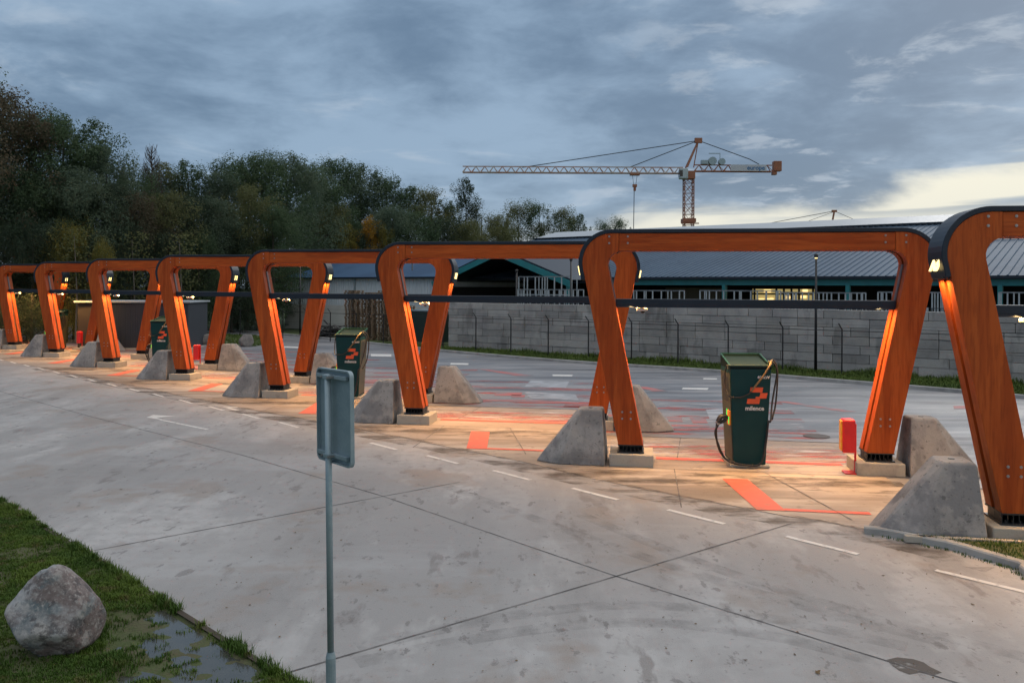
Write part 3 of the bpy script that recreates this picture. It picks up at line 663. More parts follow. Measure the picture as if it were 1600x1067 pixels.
# ------------------------------------------------------------ boulders
from mathutils import noise as NZ
def boulder(name, loc, dims, seed, m, label, cat='boulder', sub=5, cutn=16, peak=0, group=None, prof=None):
    bm = bmesh.new(); bmesh.ops.create_icosphere(bm, subdivisions=sub, radius=1); rnd = random.Random(seed)
    cuts = [(Vector((rnd.gauss(0, 1), rnd.gauss(0, 1), rnd.gauss(0, 1))).normalized(), rnd.uniform(.62, .86)) for _ in range(cutn)]
    for v in bm.verts:
        p = v.co.copy()
        if prof:
            z = p.z; rr0 = math.hypot(p.x, p.y) or 1e-6; k = 0
            while k < len(prof)-2 and z > prof[k+1][0]: k += 1
            t = (z-prof[k][0])/(prof[k+1][0]-prof[k][0]); tgt = prof[k][1]*(1-t)+prof[k+1][1]*t; f = tgt/rr0*min(1, rr0/.25)
            p.x *= f; p.y *= f; p.x += -.16*(z+1)*.5+.08
        for nrm, d in cuts:
            q = p.dot(nrm)-d
            if q > 0: p -= nrm*q*.88
        if peak: 
            s = 1-peak*max(0, p.z)**1.3; p.x *= s; p.y *= s
        dd = NZ.fractal(p*1.6+Vector((seed, 0, 0)), 1, 2, 5)*.05+NZ.fractal(p*7+Vector((seed, 3, 0)), 1, 2, 4)*.012
        v.co = p*(1+dd)
    xs = [v.co for v in bm.verts]; mn = [min(q[i] for q in xs) for i in range(3)]; mx = [max(q[i] for q in xs) for i in range(3)]
    for v in bm.verts:
        for i in range(3): v.co[i] = ((v.co[i]-mn[i])/(mx[i]-mn[i])-(.5 if i < 2 else .06))*dims[i]
    me = bpy.data.meshes.new(name); bm.to_mesh(me); bm.free(); me.materials.append(m)
    for p in me.polygons: p.use_smooth = True
    o = bpy.data.objects.new(name, me); sc.collection.objects.link(o); o.location = loc; return tag(o, label, cat, group)
rockm = mat('mottled_boulder_stone', (.23, .235, .245), .75, noise_=[(1.7, 8, .46, .55, (.085, .115, .13), .9, (1.3, 1, .6)), (2.3, 9, .50, .57, (.135, .10, .095), .8, (.8, 1, 1.5)), (1.5, 7, .53, .60, (.36, .375, .39), .8),
   (5, 9, .52, .60, (.36, .35, .34), .55), (7, 9, .54, .60, (.05, .045, .05), .7), (30, 8, .54, .66, (.42, .41, .40), .5)], bump=.9, bscale=16)
rock2 = mat('plain_field_stone', (.24, .225, .215), .85, noise_=[(4, 6, .45, .62, (.14, .13, .13), .8), (14, 5, .55, .65, (.34, .32, .30), .6)], bump=.8, bscale=12)
boulder('boulder', (-4.70, 8.58, -.05), (.90, .82, .96), 23, rockm, 'large mottled grey boulder on the grass in the lower left corner', cutn=11, prof=[(-1, .25), (-.8, .58), (-.45, .90), (-.15, 1.02), (.12, .90), (.4, .68), (.68, .46), (.88, .30), (1, .08)])
p = G(318, 541); boulder('boulder', (p.x, p.y+.5, 0), (1.15, .9, .8), 5, rock2, 'low wide boulder on the grass island, left of the right leg', sub=4)
p = G(382, 542); boulder('boulder', (p.x, p.y+.5, 0), (.95, .8, .82), 9, rock2, 'rounder rough boulder right of the low wide one, on the grass island', sub=4)
p = G(297, 566); boulder('small_rock', (p.x, p.y+.2, 0), (.38, .3, .3), 12, rock2, 'small bluish rock on the lot left of the small red post', 'rock', sub=3)
# ------------------------------------------------------------ near grass verge
vd = Vector((-6.92, 6.71)).normalized(); vn = Vector((-vd.y, vd.x)); v0 = Vector((-2.1, 7.93))
if vn.x > 0: vn = -vn      # away from the road, towards lower left
def puddle_d(x, y):
    # signed: >0 inside the wet hollow, on photo ground (230..400, 970..1067)
    u = (Vector((x, y))-Vector((-3.3, 8.65)))
    a = u.dot(vd)/1.35; b = u.dot(vn)
    return 1-math.sqrt((a)**2+(b/.75)**2)+NZ.noise(Vector((x*2.2, y*2.2, 4)))*.55+NZ.noise(Vector((x*6, y*6, 9)))*.35
def vh(x, y):
    u = Vector((x, y))-v0; b = u.dot(vn)
    h = .035*NZ.fractal(Vector((x*1.3, y*1.3, 0)), 1, 2, 4)+.018*NZ.noise(Vector((x*7, y*7, 2)))
    h += .02*min(1, max(0, b)/.4)
    pd = puddle_d(x, y)
    if pd > -.2: h -= min(.05, (pd+.2)*.08)-.050*max(0, NZ.noise(Vector((x*4.5, y*4.5, 7)))+.02)-.012*NZ.noise(Vector((x*14, y*14, 7)))
    h *= min(1, max(0, b)/.15)
    return max(h-.012, -.056)
mb = MB(); NU, NV = 150, 90; U0, U1, V0_, V1 = -5, 12, 0, 7
for i in range(NU+1):
    for j in range(NV+1):
        u = U0+(U1-U0)*i/NU; v = V0_+(V1-V0_)*(j/NV)**1.5; p = v0+vd*u+vn*v; mb.v.append((p.x, p.y, vh(p.x, p.y)))
for i in range(NU):
    for j in range(NV): a = i*(NV+1)+j; mb.f.append((a, a+1, a+NV+2, a+NV+1))
vergem = mat('verge_soil', (.07, .065, .035), .9, noise_=[(2.5, 6, .42, .6, (.05, .075, .02), .85), (12, 5, .5, .7, (.085, .06, .04), .6), (50, 3, .4, .7, (.09, .12, .035), .5)], bump=.8, bscale=25)
o = mb.build('grass_verge', vergem, smooth=True); tag(o, kind='structure')
if o.data.polygons[0].normal.z < 0: o.data.flip_normals()
water = mat('puddle_water', (.07, .07, .06), .12, noise_=[(3, 3, .4, .7, (.035, .04, .04), .5)], spec=.9)
mb = MB(); pl_ = []
for (u, v) in ((-1.6, .02), (-1.6, 1.1), (1.7, 1.3), (1.7, .02)): p = v0+vd*(u)+vn*v; pl_.append((p.x-.15, p.y))
pq = [v0+vd*u+vn*v for u, v in ((-2.2, .10), (-2.2, 2.2), (3.6, 2.2), (3.6, .10))]
mb.add([(p.x, p.y, -.030) for p in pq], [(0, 1, 2, 3)]); o = mb.build('puddle', water, fix=False)
if o.data.polygons[0].normal.z < 0: o.data.flip_normals()
tag(o, kind='structure')
# dark soil lip between slab and grass
mb = MB(); ribbon([v0+vd*-6+vn*.02, v0+vd*60+vn*.02], .07, .003, mb); tag(mb.build('soil_edge', mat('edge_soil', (.05, .04, .03), .95, noise_=[(8, 5, .4, .7, (.09, .07, .05), .6)], bump=.6, bscale=20)), kind='structure')
def grass_mat(name, c1, c2, c3):
    return mat(name, c1, .7, noise_=[(1.1, 4, .42, .58, c2, .8), (5, 3, .56, .68, c3, .7)], spec=.3)
gm = grass_mat('grass_blades', (.045, .095, .010), (.10, .155, .018), (.12, .10, .035))
rg = random.Random(3)
def blades(name, fn, n, hmin, hmax, wd, m, label, per=5):
    mb = MB(); k = 0; tries = 0
    while k < n and tries < n*6:
        tries += 1; q = fn()
        if q is None: continue
        x, y, z, sc_ = q; k += 1
        for _ in range(per):
            a = rg.uniform(0, 6.283); h = rg.uniform(hmin, hmax)*sc_; ln = rg.uniform(.2, .9)*h; ox, oy = rg.gauss(0, .018*sc_), rg.gauss(0, .018*sc_)
            ca, sa = math.cos(a), math.sin(a); b = len(mb.v); w2 = wd*.5
            mb.v += [(x+ox-sa*w2, y+oy+ca*w2, z-.01), (x+ox+sa*w2, y+oy-ca*w2, z-.01), (x+ox+ca*ln*.4+sa*w2*.7, y+oy+sa*ln*.4-ca*w2*.7, z+h*.6), (x+ox+ca*ln*.4-sa*w2*.7, y+oy+sa*ln*.4+ca*w2*.7, z+h*.6), (x+ox+ca*ln, y+oy+sa*ln, z+h)]
            mb.f += [(b, b+1, b+2, b+3), (b+3, b+2, b+4)]
    o = mb.build(name, m, fix=False); tag(o, label, 'grass', kind='stuff'); return o
def f_near():
    u = rg.uniform(-1.6, 9.5); v = abs(rg.gauss(0, 1))*2.2 if rg.random() < .5 else rg.uniform(0, 5.2)
    p = v0+vd*u+vn*(v-.03)
    if p.y < 7.2 or p.x < -9.8: return None
    h = vh(p.x, p.y); pd = puddle_d(p.x, p.y)
    if pd > 0 and (rg.random() < .6 or NZ.noise(Vector((p.x*5, p.y*5, 21))) < .1): return None
    if NZ.noise(Vector((p.x*1.6, p.y*1.6, 11))) < -.22 and rg.random() < .7: return None
    s = .75+.7*max(0, NZ.noise(Vector((p.x*1.2, p.y*1.2, 3)))+.3)
    if pd > -.35 and pd < .1: s *= 1.4
    return (p.x, p.y, h, s)
blades('verge_grass', f_near, 40000, .012, .042, .010, gm, 'short green grass with bare wet patches in the lower left corner', 5)
def f_edge():
    u = rg.uniform(-1.6, 12); p = v0+vd*u+vn*rg.gauss(.03, .03)
    if NZ.noise(Vector((u*1.7, 0, 5))) < .0 : return None
    return (p.x, p.y, 0, rg.uniform(.9, 1.7))
blades('edge_grass', f_edge, 1000, .025, .07, .010, gm, 'tufts of grass leaning over the edge of the concrete road at lower left', 6)
# grass island at the right kerb
isl = [G(*p) for p in [(1400, 840), (1440, 847), (1490, 857), (1545, 873), (1600, 889), (1700, 918)]]
pts = smoothpts([Vector((p.x, p.y, 0)) for p in [G(1352, 832), G(1400, 838)]+isl[1:]+[Vector((12, 8.4, 0))]], 5)
mb = MB(); a, b = strip_poly(pts, .16)
kerb_mesh(mb, a, b, .11)
tag(mb.build('kerb', M['kerb']), kind='structure')
ia = [(p.x, p.y) for p in pts[3:]]; fr = LP(0, -1.6, -.56); fr2 = LP(0, 7, -.56)
ip_ = ia+[(fr2.x, fr2.y), (fr.x+.6, fr.y-.05)]
sheet('grass_island', ip_, .085, vergem)
mb = MB(); mb.bar(LP(0, -1.7, -.56, .06), LP(0, 7, -.56, .06), .10, .10); tag(mb.build('kerb', M['plinth'], bevel=.01), kind='structure')
def inpoly(x, y, P):
    c = False; n = len(P)
    for i in range(n):
        x1, y1 = P[i]; x2, y2 = P[i-1]
        if (y1 > y) != (y2 > y) and x < (x2-x1)*(y-y1)/(y2-y1)+x1: c = not c
    return c
bx = (min(q[0] for q in ip_), max(q[0] for q in ip_), min(q[1] for q in ip_), max(q[1] for q in ip_))
def f_isl():
    x = rg.uniform(bx[0], bx[1]); y = rg.uniform(bx[2], bx[3])
    return (x, y, .085, 1.) if inpoly(x, y, ip_) else None
blades('island_grass', f_isl, 5000, .02, .06, .010, gm, 'short grass inside the kerbed corner at the right edge', 4)
def f_gut():
    t = rg.random()**2; k = int(t*(len(b)-2)); p = b[len(b)-2-k]; return (p.x+rg.gauss(0, .03)-.03, p.y+rg.gauss(0, .03)-.05, 0, 1.)
blades('gutter_weeds', f_gut, 160, .02, .05, .010, gm, 'sparse weeds at the foot of the right hand kerb', 4)
# far grass strip between kerb and fence
gm2 = grass_mat('far_grass_blades', (.055, .095, .014), (.10, .15, .025), (.06, .07, .02))
kk = [Vector((p.x, p.y)) for p in ks]
def f_far():
    i = rg.randrange(10, len(kk)-8); t = rg.random(); p = kk[i].lerp(kk[i+1], t); d = (kk[i+1]-kk[i]).normalized(); nn = Vector((-d.y, d.x))
    if nn.y < 0: nn = -nn
    v = rg.uniform(.1, 1)**1.3*8.0
    q = p+nn*v
    wv = q.y+.773*q.x
    if wv > 49.2: return None
    s = 1+max(0, (v-2)/2.5)*max(0, NZ.noise(Vector((q.x*.6, q.y*.6, 1)))+.35)*2.0
    return (q.x, q.y, -.05, s)
blades('strip_grass', f_far, 17000, .08, .20, .035, gm2, 'long strip of grass and weeds between the far kerb and the block wall', 3)
mb = MB(); isp = [G(*p, -.006) for p in [(255, 524), (300, 520), (400, 524), (440, 533), (400, 541), (300, 538)]]; mb.add(isp, [tuple(range(6))]); tag(mb.build('grass_patch', grassmat), kind='structure')
ipp = [(p.x, p.y) for p in isp]
def f_ip():
    x = rg.uniform(-26, -15); y = rg.uniform(48, 72); return (x, y, 0, 1.) if inpoly(x, y, ipp) else None
blades('patch_grass', f_ip, 2500, .05, .14, .03, gm2, 'grass patch around the two boulders in the lot', 3)
# ------------------------------------------------------------ block wall, fence, posts
WD_ = Vector((1, -.773, 0)).normalized(); WN = Vector((.773, 1, 0)).normalized()
WR = math.atan2(WD_.y, WD_.x)
def WP(Wc, X, z=0): return Vector((X, Wc-.773*X, z))
wallm = mat('stacked_concrete_blocks', (.38, .375, .365), .85, noise_=[(.9, 5, .4, .64, (.23, .23, .235), .7), (2.2, 7, .54, .62, (.36, .345, .32), .6), (1.1, 6, .55, .63, (.13, .13, .125), .6, (1, 1, .35)), (20, 3, .5, .7, (.2, .2, .2), .4)], bump=.3, bscale=15)
p0 = WP(49.4, -4.0); rt = empty('block_wall', p0, WR, 'long grey wall of stacked concrete blocks behind the lot', 'wall')
rw = random.Random(5); mb = MB(); me_cols = []
Lw = 34.0; hrow = .40
for r_ in range(7):
    x = 0 if r_ % 2 == 0 else -.8
    while x < Lw:
        ln = rw.choice((1.6, 1.6, 1.6, .8, 1.2)); xa = max(x, 0); xb = min(x+ln, Lw)
        if xb-xa > .05:
            dy_ = rw.uniform(-.02, .02); mb.box(((xa+xb)/2, .4+dy_, r_*hrow+hrow/2), (xb-xa-.02, .8, hrow-.014))
        x += ln
wo_ = mb.build('blocks', wallm, rt, bevel=.012, seg=1)
# one random tone per block through a face attribute
at = wo_.data.color_attributes.new('tone', 'FLOAT_COLOR', 'CORNER')
for k in range(0, len(wo_.data.polygons), 6):
    t = rw.uniform(.78, 1.15)
    for q in range(k, k+6):
        for li in wo_.data.polygons[q].loop_indices: at.data[li].color = (t, t, t*rw.uniform(.98, 1.02), 1)
nt2 = wallm.node_tree; vc = nt2.nodes.new('ShaderNodeVertexColor'); vc.layer_name = 'tone'; mm = nt2.nodes.new('ShaderNodeMix'); mm.data_type = 'RGBA'; mm.blend_type = 'MULTIPLY'; mm.inputs[0].default_value = 1
bs = nt2.nodes['Principled BSDF']; src = bs.inputs['Base Color'].links[0].from_socket; nt2.links.new(src, mm.inputs[6]); nt2.links.new(vc.outputs[0], mm.inputs[7]); nt2.links.new(mm.outputs[2], bs.inputs['Base Color'])
mb = MB()
x = .2
while x < 33:
    lt = 13 < x < 99
    mb.bar((x, .06, 2.80), (x, .06, 2.94), .05, .03); x += .16
mb.box((16.6, .06, 2.95), (33, .04, .03)); mb.build('spiked_rail', M['steel'], rt)
mb = MB()
for x0, x1 in ((20.4, 23.8), (26.0, 27.6)):
    mb.box(((x0+x1)/2, -.04, 2.90), (x1-x0, .03, .16))
mb.build('pale_rail', M['rack'], rt)
# fence
fr_ = empty('wire_fence', WP(47.6, -27), WR, 'low dark wire fence with bent post tops in front of the grey block wall', 'fence')
k = 0; x = 0
while x < 62:
    mb = MB(); mb.bar((x, 0, -.05), (x, 0, 2.0), .05); mb.bar((x, 0, 1.98), (x-.10, -.16, 2.25), .04); mb.build('post', M['black'], fr_); x += 2.62
mb = MB(); mb.bar((0, -.03, 1.93), (61, -.03, 1.93), .03)
for z in (.5, 1.2): mb.bar((0, -.03, z), (61, -.03, z), .008)
mb.bar((-.08, -.13, 2.2), (61, -.13, 2.2), .008); mb.build('wire', M['black'], fr_)
# lamp posts
lp0 = None
for (x, y, tz, lab) in ((1275, 583, 5.36, 'dark lamp post before the block wall, inside the widest portal'), (892, 553, 5.5, 'dark lamp post before the block wall, just left of the crossing legs'),
                  (807, 545, 4.9, 'dark pole in front of the open teal gable'), (644, 522, 5.9, 'thin dark lamp post before the white warehouse wall, at the pallets'), (469, 521, 6.0, 'dark lamp post near the left corner of the white warehouse')):
    g = G(x, y, -.05); o = empty('lamp_post', g, 0, lab, 'lamp post', 'dark lamp posts along the fence')
    mb = MB(); mb.tube([(0, 0, 0), (0, 0, tz-.15)], [.07, .045], 10); mb.build('pole', M['black'], o, smooth=True)
    mb = MB(); mb.tube([(0, 0, tz-.15), (0, 0, tz-.12), (0, 0, tz), (0, 0, tz+.03)], [.05, .09, .09, .05], 12); hd_ = mb.build('lamp_head', M['black'], o)
    if x == 1275:
        mb = MB(); mb.tube([(0, 0, tz-.17), (0, 0, tz-.155)], .06, 10); mb.build('lamp_glass', M['lamp'], hd_)
# ------------------------------------------------------------ steel racks behind the wall
def rack(Wc, X, ln, z0, z1, nb, label, sp=.0):
    z1 += .22
    o = empty('steel_rack', WP(Wc, X), WR, label, 'steel rack', 'galvanised frame racks stored behind the wall')
    mb = MB(); rr_ = random.Random(int(X*7+Wc))
    for z in (z0, z1, (z0+z1)/2 if sp else z1): mb.bar((0, 0, z), (ln, 0, z), .06)
    for k in range(nb+1):
        xx = ln*k/nb+(rr_.uniform(-.08, .08) if 0 < k < nb else 0); mb.bar((xx, 0, 0 if k in (0, nb) else z0), (xx, 0, z1), .055)
    for k in range(nb//2):
        xx = ln*rr_.random(); mb.bar((xx, .6, z0), (xx, .6, z1), .05)
    mb.bar((0, .6, z1), (ln, .6, z1), .05); mb.bar((0, .6, 0), (0, .6, z1), .05); mb.bar((ln, .6, 0), (ln, .6, z1), .05)
    mb.build('frame', M['rack'], o)
rack(53.2, .35, 4.6, 2.2, 3.42, 13, 'bluish frame rack behind the wall, below the taller pale frame in the open gable')
rack(55.5, .45, 4.2, 3.3, 4.25, 6, 'tall pale frame with wide gaps standing in the open gable')
rack(53.0, 6.7, 3.2, 2.2, 3.40, 6, 'wide meshed frame rack just right of the crossing legs')
rack(53.0, 10.2, 4.2, 2.2, 3.42, 9, 'low frame rack seen left inside the widest portal')
rack(53.4, 13.8, 4.0, 2.2, 3.35, 14, 'dense frame rack in front of the beige inner wall')
rack(53.0, 17.4, 3.9, 2.2, 3.4, 12, 'frame rack in front of the lit workshop window')
rack(52.6, 21.2, 3.5, 2.2, 3.42, 9, 'frame rack seen through the gap between the two nearest portals')
rack(52.6, 24.6, 4.8, 2.2, 3.42, 14, 'frame rack seen inside the nearest portal at the right edge')
# ------------------------------------------------------------ hall
roofm = mat('blue_grey_roof_sheet', (.062, .110, .175), .6, spec=.22, noise_=[(.25, 5, .44, .58, (.048, .088, .145), .8), (2, 6, .5, .65, (.09, .14, .20), .5)])
roof2 = mat('plain_blue_roof_sheet', (.040, .092, .175), .65, spec=.12, noise_=[(.3, 5, .44, .58, (.030, .07, .14), .8)])
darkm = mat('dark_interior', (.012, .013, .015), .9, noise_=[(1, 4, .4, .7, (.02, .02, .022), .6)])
beige = mat('beige_inner_wall', (.19, .165, .135), .8, noise_=[(.7, 5, .4, .7, (.13, .11, .09), .6)])
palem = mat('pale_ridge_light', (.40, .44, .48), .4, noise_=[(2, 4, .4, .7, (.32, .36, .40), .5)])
hall = empty('workshop_hall', WP(62.5, -9.6), WR, 'long low workshop hall with ribbed blue roof and teal eaves behind the block wall', 'building')
HL = 52.; DR = 23.3; EZ, RZ = 4.5, 9.5
mb = MB(); mb.add([(0, 0, EZ), (HL, 0, EZ), (HL, DR, RZ), (0, DR, RZ), (HL, DR*2, EZ), (0, DR*2, EZ)], [(0, 1, 2, 3), (3, 2, 4, 5)])
mb.add([(0, 0, EZ-.18), (HL, 0, EZ-.18), (HL, DR, RZ-.18), (0, DR, RZ-.18), (HL, DR*2, EZ-.18), (0, DR*2, EZ-.18)], [(3, 2, 1, 0), (5, 4, 2, 3)])
mb.add([(0, 0, EZ), (HL, 0, EZ), (HL, 0, EZ-.18), (0, 0, EZ-.18)], [(3, 2, 1, 0)])
sl_ = (RZ-EZ)/DR; k = 0; x = .2
while x < HL:
    mb.add([(x, -.02, EZ+.003), (x+.09, -.02, EZ+.003), (x+.09, DR, RZ+.003), (x, DR, RZ+.003), (x+.025, -.02, EZ+.05), (x+.065, -.02, EZ+.05), (x+.065, DR, RZ+.05), (x+.025, DR, RZ+.05)], [(4, 5, 6, 7), (0, 4, 7, 3), (1, 2, 6, 5), (0, 1, 5, 4)]); x += .42
roof = mb.build('roof', roofm, hall, fix=False)
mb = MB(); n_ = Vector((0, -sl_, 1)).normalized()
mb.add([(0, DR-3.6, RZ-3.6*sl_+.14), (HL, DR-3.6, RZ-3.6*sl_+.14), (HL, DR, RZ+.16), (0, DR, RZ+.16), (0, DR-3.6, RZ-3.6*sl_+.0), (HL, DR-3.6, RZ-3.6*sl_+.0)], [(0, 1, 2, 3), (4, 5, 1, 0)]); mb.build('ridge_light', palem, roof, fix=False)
mb = MB(); mb.box((HL/2, DR-4.0, RZ-4.0*sl_+.12), (HL, .5, .10)); mb.box((HL/2, 11.5, EZ+11.5*sl_+.12), (HL, .18, .06)); mb.build('flashing', M['steel'], roof)
mb = MB(); mb.box((3.6, .25, EZ-.36), (7.2, .2, .34)); mb.box(((19.6+HL)/2, .25, EZ-.36), (HL-19.6, .2, .34)); mb.build('eaves_beam', M['teal'], hall)
mb = MB(); mb.box((HL/2, -.08, EZ-.08), (HL, .16, .16)); mb.build('gutter', M['steel'], hall)
x = 11.5+7.3
for xx in (21.3, 28.9, 36.4, 44): 
    mb = MB(); mb.bar((xx, .2, 0), (xx, .2, EZ-.5), .30, .22); mb.build('column', M['teal'], hall)
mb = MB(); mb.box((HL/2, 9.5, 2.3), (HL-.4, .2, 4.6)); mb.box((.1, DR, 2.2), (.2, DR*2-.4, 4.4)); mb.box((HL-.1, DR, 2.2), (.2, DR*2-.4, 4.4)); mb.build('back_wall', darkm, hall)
mb = MB(); mb.box((24.0, 6.0, 1.9), (4.3, .2, 3.8)); mb.build('inner_wall', beige, hall)
# lit workshop window
lit = mat('lit_room_wall', (.5, .42, .22), .8, emit=(.55, .43, .17), es=.55)
lit2 = mat('lit_shelf_boxes', (.6, .45, .2), .8, emit=(1., .70, .30), es=1.5)
wf = MB(); wf.box((30.9, 5.0, 3.3), (4.1, .1, .9)); wn = wf.build('window', lit, hall)
mb = MB()
for xx in (29.0, 30.5, 31.0, 31.5, 32.0, 32.9): mb.box((xx, 4.9, 3.3), (.12, .08, 1.0))
mb.box((30.9, 4.88, 3.42), (4.1, .08, .10)); mb.build('frame', M['black'], wn)
mb = MB()
for xx, zz, ww in ((29.5, 2.98, .35), (29.95, 3.0, .3), (30.2, 3.02, .2), (31.3, 3.2, .25), (32.3, 3.25, .35), (29.9, 3.62, .45), (32.4, 3.65, .3)): mb.box((xx, 4.86, zz), (ww, .08, .16 if zz > 3.1 else .24))
mb.build('lit_shelf', lit2, wn)
# gable porch, open front
gx0, gx1 = 7.3, 19.4; gl = gx1-gx0; gz0, gz1 = 4.30, 6.45
gp = (gx0+gx1)/2
mb = MB(); yb_ = 9.5
for yA, yB in ((-3.2, yb_),):
    mb.add([(gx0-.3, yA, gz0), (gp, yA, gz1+.1), (gp, yB, gz1+.1), (gx0-.3, yB, gz0), (gx1+.3, yA, gz0), (gx1+.3, yB, gz0)], [(0, 1, 2, 3), (1, 4, 5, 2)])
    mb.add([(gx0-.3, yA, gz0-.2), (gp, yA, gz1-.1), (gp, yB, gz1-.1), (gx0-.3, yB, gz0-.2), (gx1+.3, yA, gz0-.2), (gx1+.3, yB, gz0-.2)], [(3, 2, 1, 0), (2, 5, 4, 1)])
    mb.add([(gx0-.3, yA, gz0-.2), (gp, yA, gz1-.1), (gp, yA, gz1+.1), (gx0-.3, yA, gz0)], [(0, 1, 2, 3)]); mb.add([(gx1+.3, yA, gz0-.2), (gp, yA, gz1-.1), (gp, yA, gz1+.1), (gx1+.3, yA, gz0)], [(3, 2, 1, 0)])
mb.build('porch_roof', M['steel'], hall, fix=False)
mb = MB(); mb.bar((gx0-.25, -3.28, gz0-.33), (gp, -3.28, gz1-.24), .40, .12, Vector((0, 1, 0))); mb.bar((gp, -3.28, gz1-.24), (gx1+.25, -3.28, gz0-.33), .40, .12, Vector((0, 1, 0))); mb.build('gable_rafter', M['teal'], hall)
for xx in (gx0+.1, gx1-.1):
    mb = MB(); mb.bar((xx, -3.1, 0), (xx, -3.1, gz0-.35), .26, .2); mb.build('column', M['teal'], hall)
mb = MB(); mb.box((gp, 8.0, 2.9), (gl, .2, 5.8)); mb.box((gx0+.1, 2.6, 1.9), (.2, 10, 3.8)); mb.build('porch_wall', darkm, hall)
# white warehouse
whitew = mat('ribbed_white_cladding', (.62, .67, .72), .6, noise_=[(.5, 4, .4, .7, (.54, .59, .64), .6), (3, 3, .45, .55, (.48, .53, .58), .5, (9, 9, .02))])
lowm = mat('painted_plinth_wall', (.60, .59, .57), .7, noise_=[(.8, 5, .45, .7, (.48, .47, .45), .6)])
wh = empty('white_warehouse', WP(59.4, -20.4), WR, 'pale ribbed warehouse with plain blue roof left of the open teal gable', 'building')
WL = 19.0; D2 = 8.; 
mb = MB(); mb.box((WL/2, 8, 3.35), (WL, 16, 2.3))
x = .1
while x < WL: mb.box((x, -.02, 3.35), (.05, .06, 2.28)); x += .3
mb.build('wall', whitew, wh)
mb = MB(); mb.box((WL/2, 8, 1.1), (WL+.08, 16.1, 2.2)); mb.build('plinth_wall', lowm, wh)
mb = MB(); mb.add([(-.3, -.3, 4.55), (WL, -.3, 4.55), (WL, D2, 7.2), (3.4, D2, 7.2), (-.3, 16.3, 4.55), (WL, 16.3, 4.55)], [(0, 1, 2, 3), (0, 3, 4), (3, 2, 5, 4)])
mb.add([(-.3, -.3, 4.45), (WL, -.3, 4.45), (WL, 16.3, 4.45), (-.3, 16.3, 4.45)], [(3, 2, 1, 0)]); r2 = mb.build('roof', roof2, wh, fix=False)
mb = MB(); mb.bar((-.3, -.36, 4.50), (WL, -.36, 4.50), .14, .12); mb.build('gutter', M['steel'], r2)
for xx in (4.4, 9.3, 14.5, 18.6):
    mb = MB(); mb.tube([(xx, -.14, 4.4), (xx, -.14, .3)], .07, 8); mb.build('downpipe', M['galv'], wh)
# ------------------------------------------------------------ pallets, skip, scrap
palm = mat('weathered_pallet_wood', (.27, .19, .125), .85, noise_=[(3, 5, .42, .6, (.16, .12, .085), .8), (1.2, 3, .5, .6, (.34, .23, .14), .6)])
def pallet_mb():
    mb = MB()
    for k in range(5): mb.box((0, -.34+k*.17, .135), (1.2, .10, .02))
    for xx in (-.55, 0, .55): mb.box((xx, 0, .114), (.10, .8, .02)); mb.box((xx, 0, .012), (.10, .8, .02))
    for xx in (-.55, 0, .55):
        for yy in (-.34, 0, .34): mb.box((xx, yy, .063), (.10, .10, .08))
    return mb
pal = pallet_mb().build('pallet', palm); pu = False; rp_ = random.Random(4)
stk = [(-11.6, 24, 'leftmost'), (-10.2, 23, 'second from left'), (-8.85, 24, 'third from left'), (-7.45, 17, 'lowest')]
for (X, nn, w_) in stk:
    for k in range(nn):
        o = pal if not pu else pal.copy()
        if pu: sc.collection.objects.link(o)
        pu = True; q = WP(52.2, X, k*.148-.05); o.location = (q.x+rp_.uniform(-.05, .05), q.y+rp_.uniform(-.05, .05), q.z); o.rotation_euler = (0, 0, WR+rp_.uniform(-.05, .05))
        tag(o, 'wooden pallet in the %s of four stacks before the white warehouse' % w_, 'pallet', 'pallets in the stack: '+w_)
sk = empty('waste_skip', WP(51.6, -5.35), WR, 'dark green steel skip between the pallet stacks and the block wall', 'skip')
skm = mat('dark_green_skip_paint', (.010, .026, .024), .5, noise_=[(2, 5, .4, .7, (.02, .035, .03), .6)])
mb = MB(); mb.prism([(-1.0, 0.1), (1.0, .1), (1.25, 2.15), (-1.25, 2.15)], -.75, .75); mb.build('body', skm, sk, bevel=.02)
mb = MB(); mb.box((0, 0, 2.2), (2.6, 1.6, .10)); mb.build('rim', M['galv'], sk)
scr = mat('dark_scrap', (.03, .03, .032), .7, noise_=[(2, 5, .45, .6, (.10, .095, .09), .6)])
for j, (x, lab) in enumerate(((500, 'low heap of dark scrap timber before the warehouse, right of the left lamp post'), (528, 'second dark scrap heap before the warehouse, nearer to the pallets'))):
    g = A(x, 515, 61); mb = MB(); rr_ = random.Random(x)
    for k in range(30):
        a = Vector((rr_.uniform(-1.2, 1.2), rr_.uniform(-.6, .6), rr_.uniform(.05, .9))); d = Vector((rr_.gauss(0, 1), rr_.gauss(0, .5), rr_.gauss(0, .3))).normalized()*rr_.uniform(.3, .9)
        mb.bar(a-d, a+d, rr_.uniform(.06, .3), rr_.uniform(.04, .1))
    o = mb.build('scrap_heap', scr); o.location = (g.x, g.y, 0); tag(o, lab, 'scrap heap')
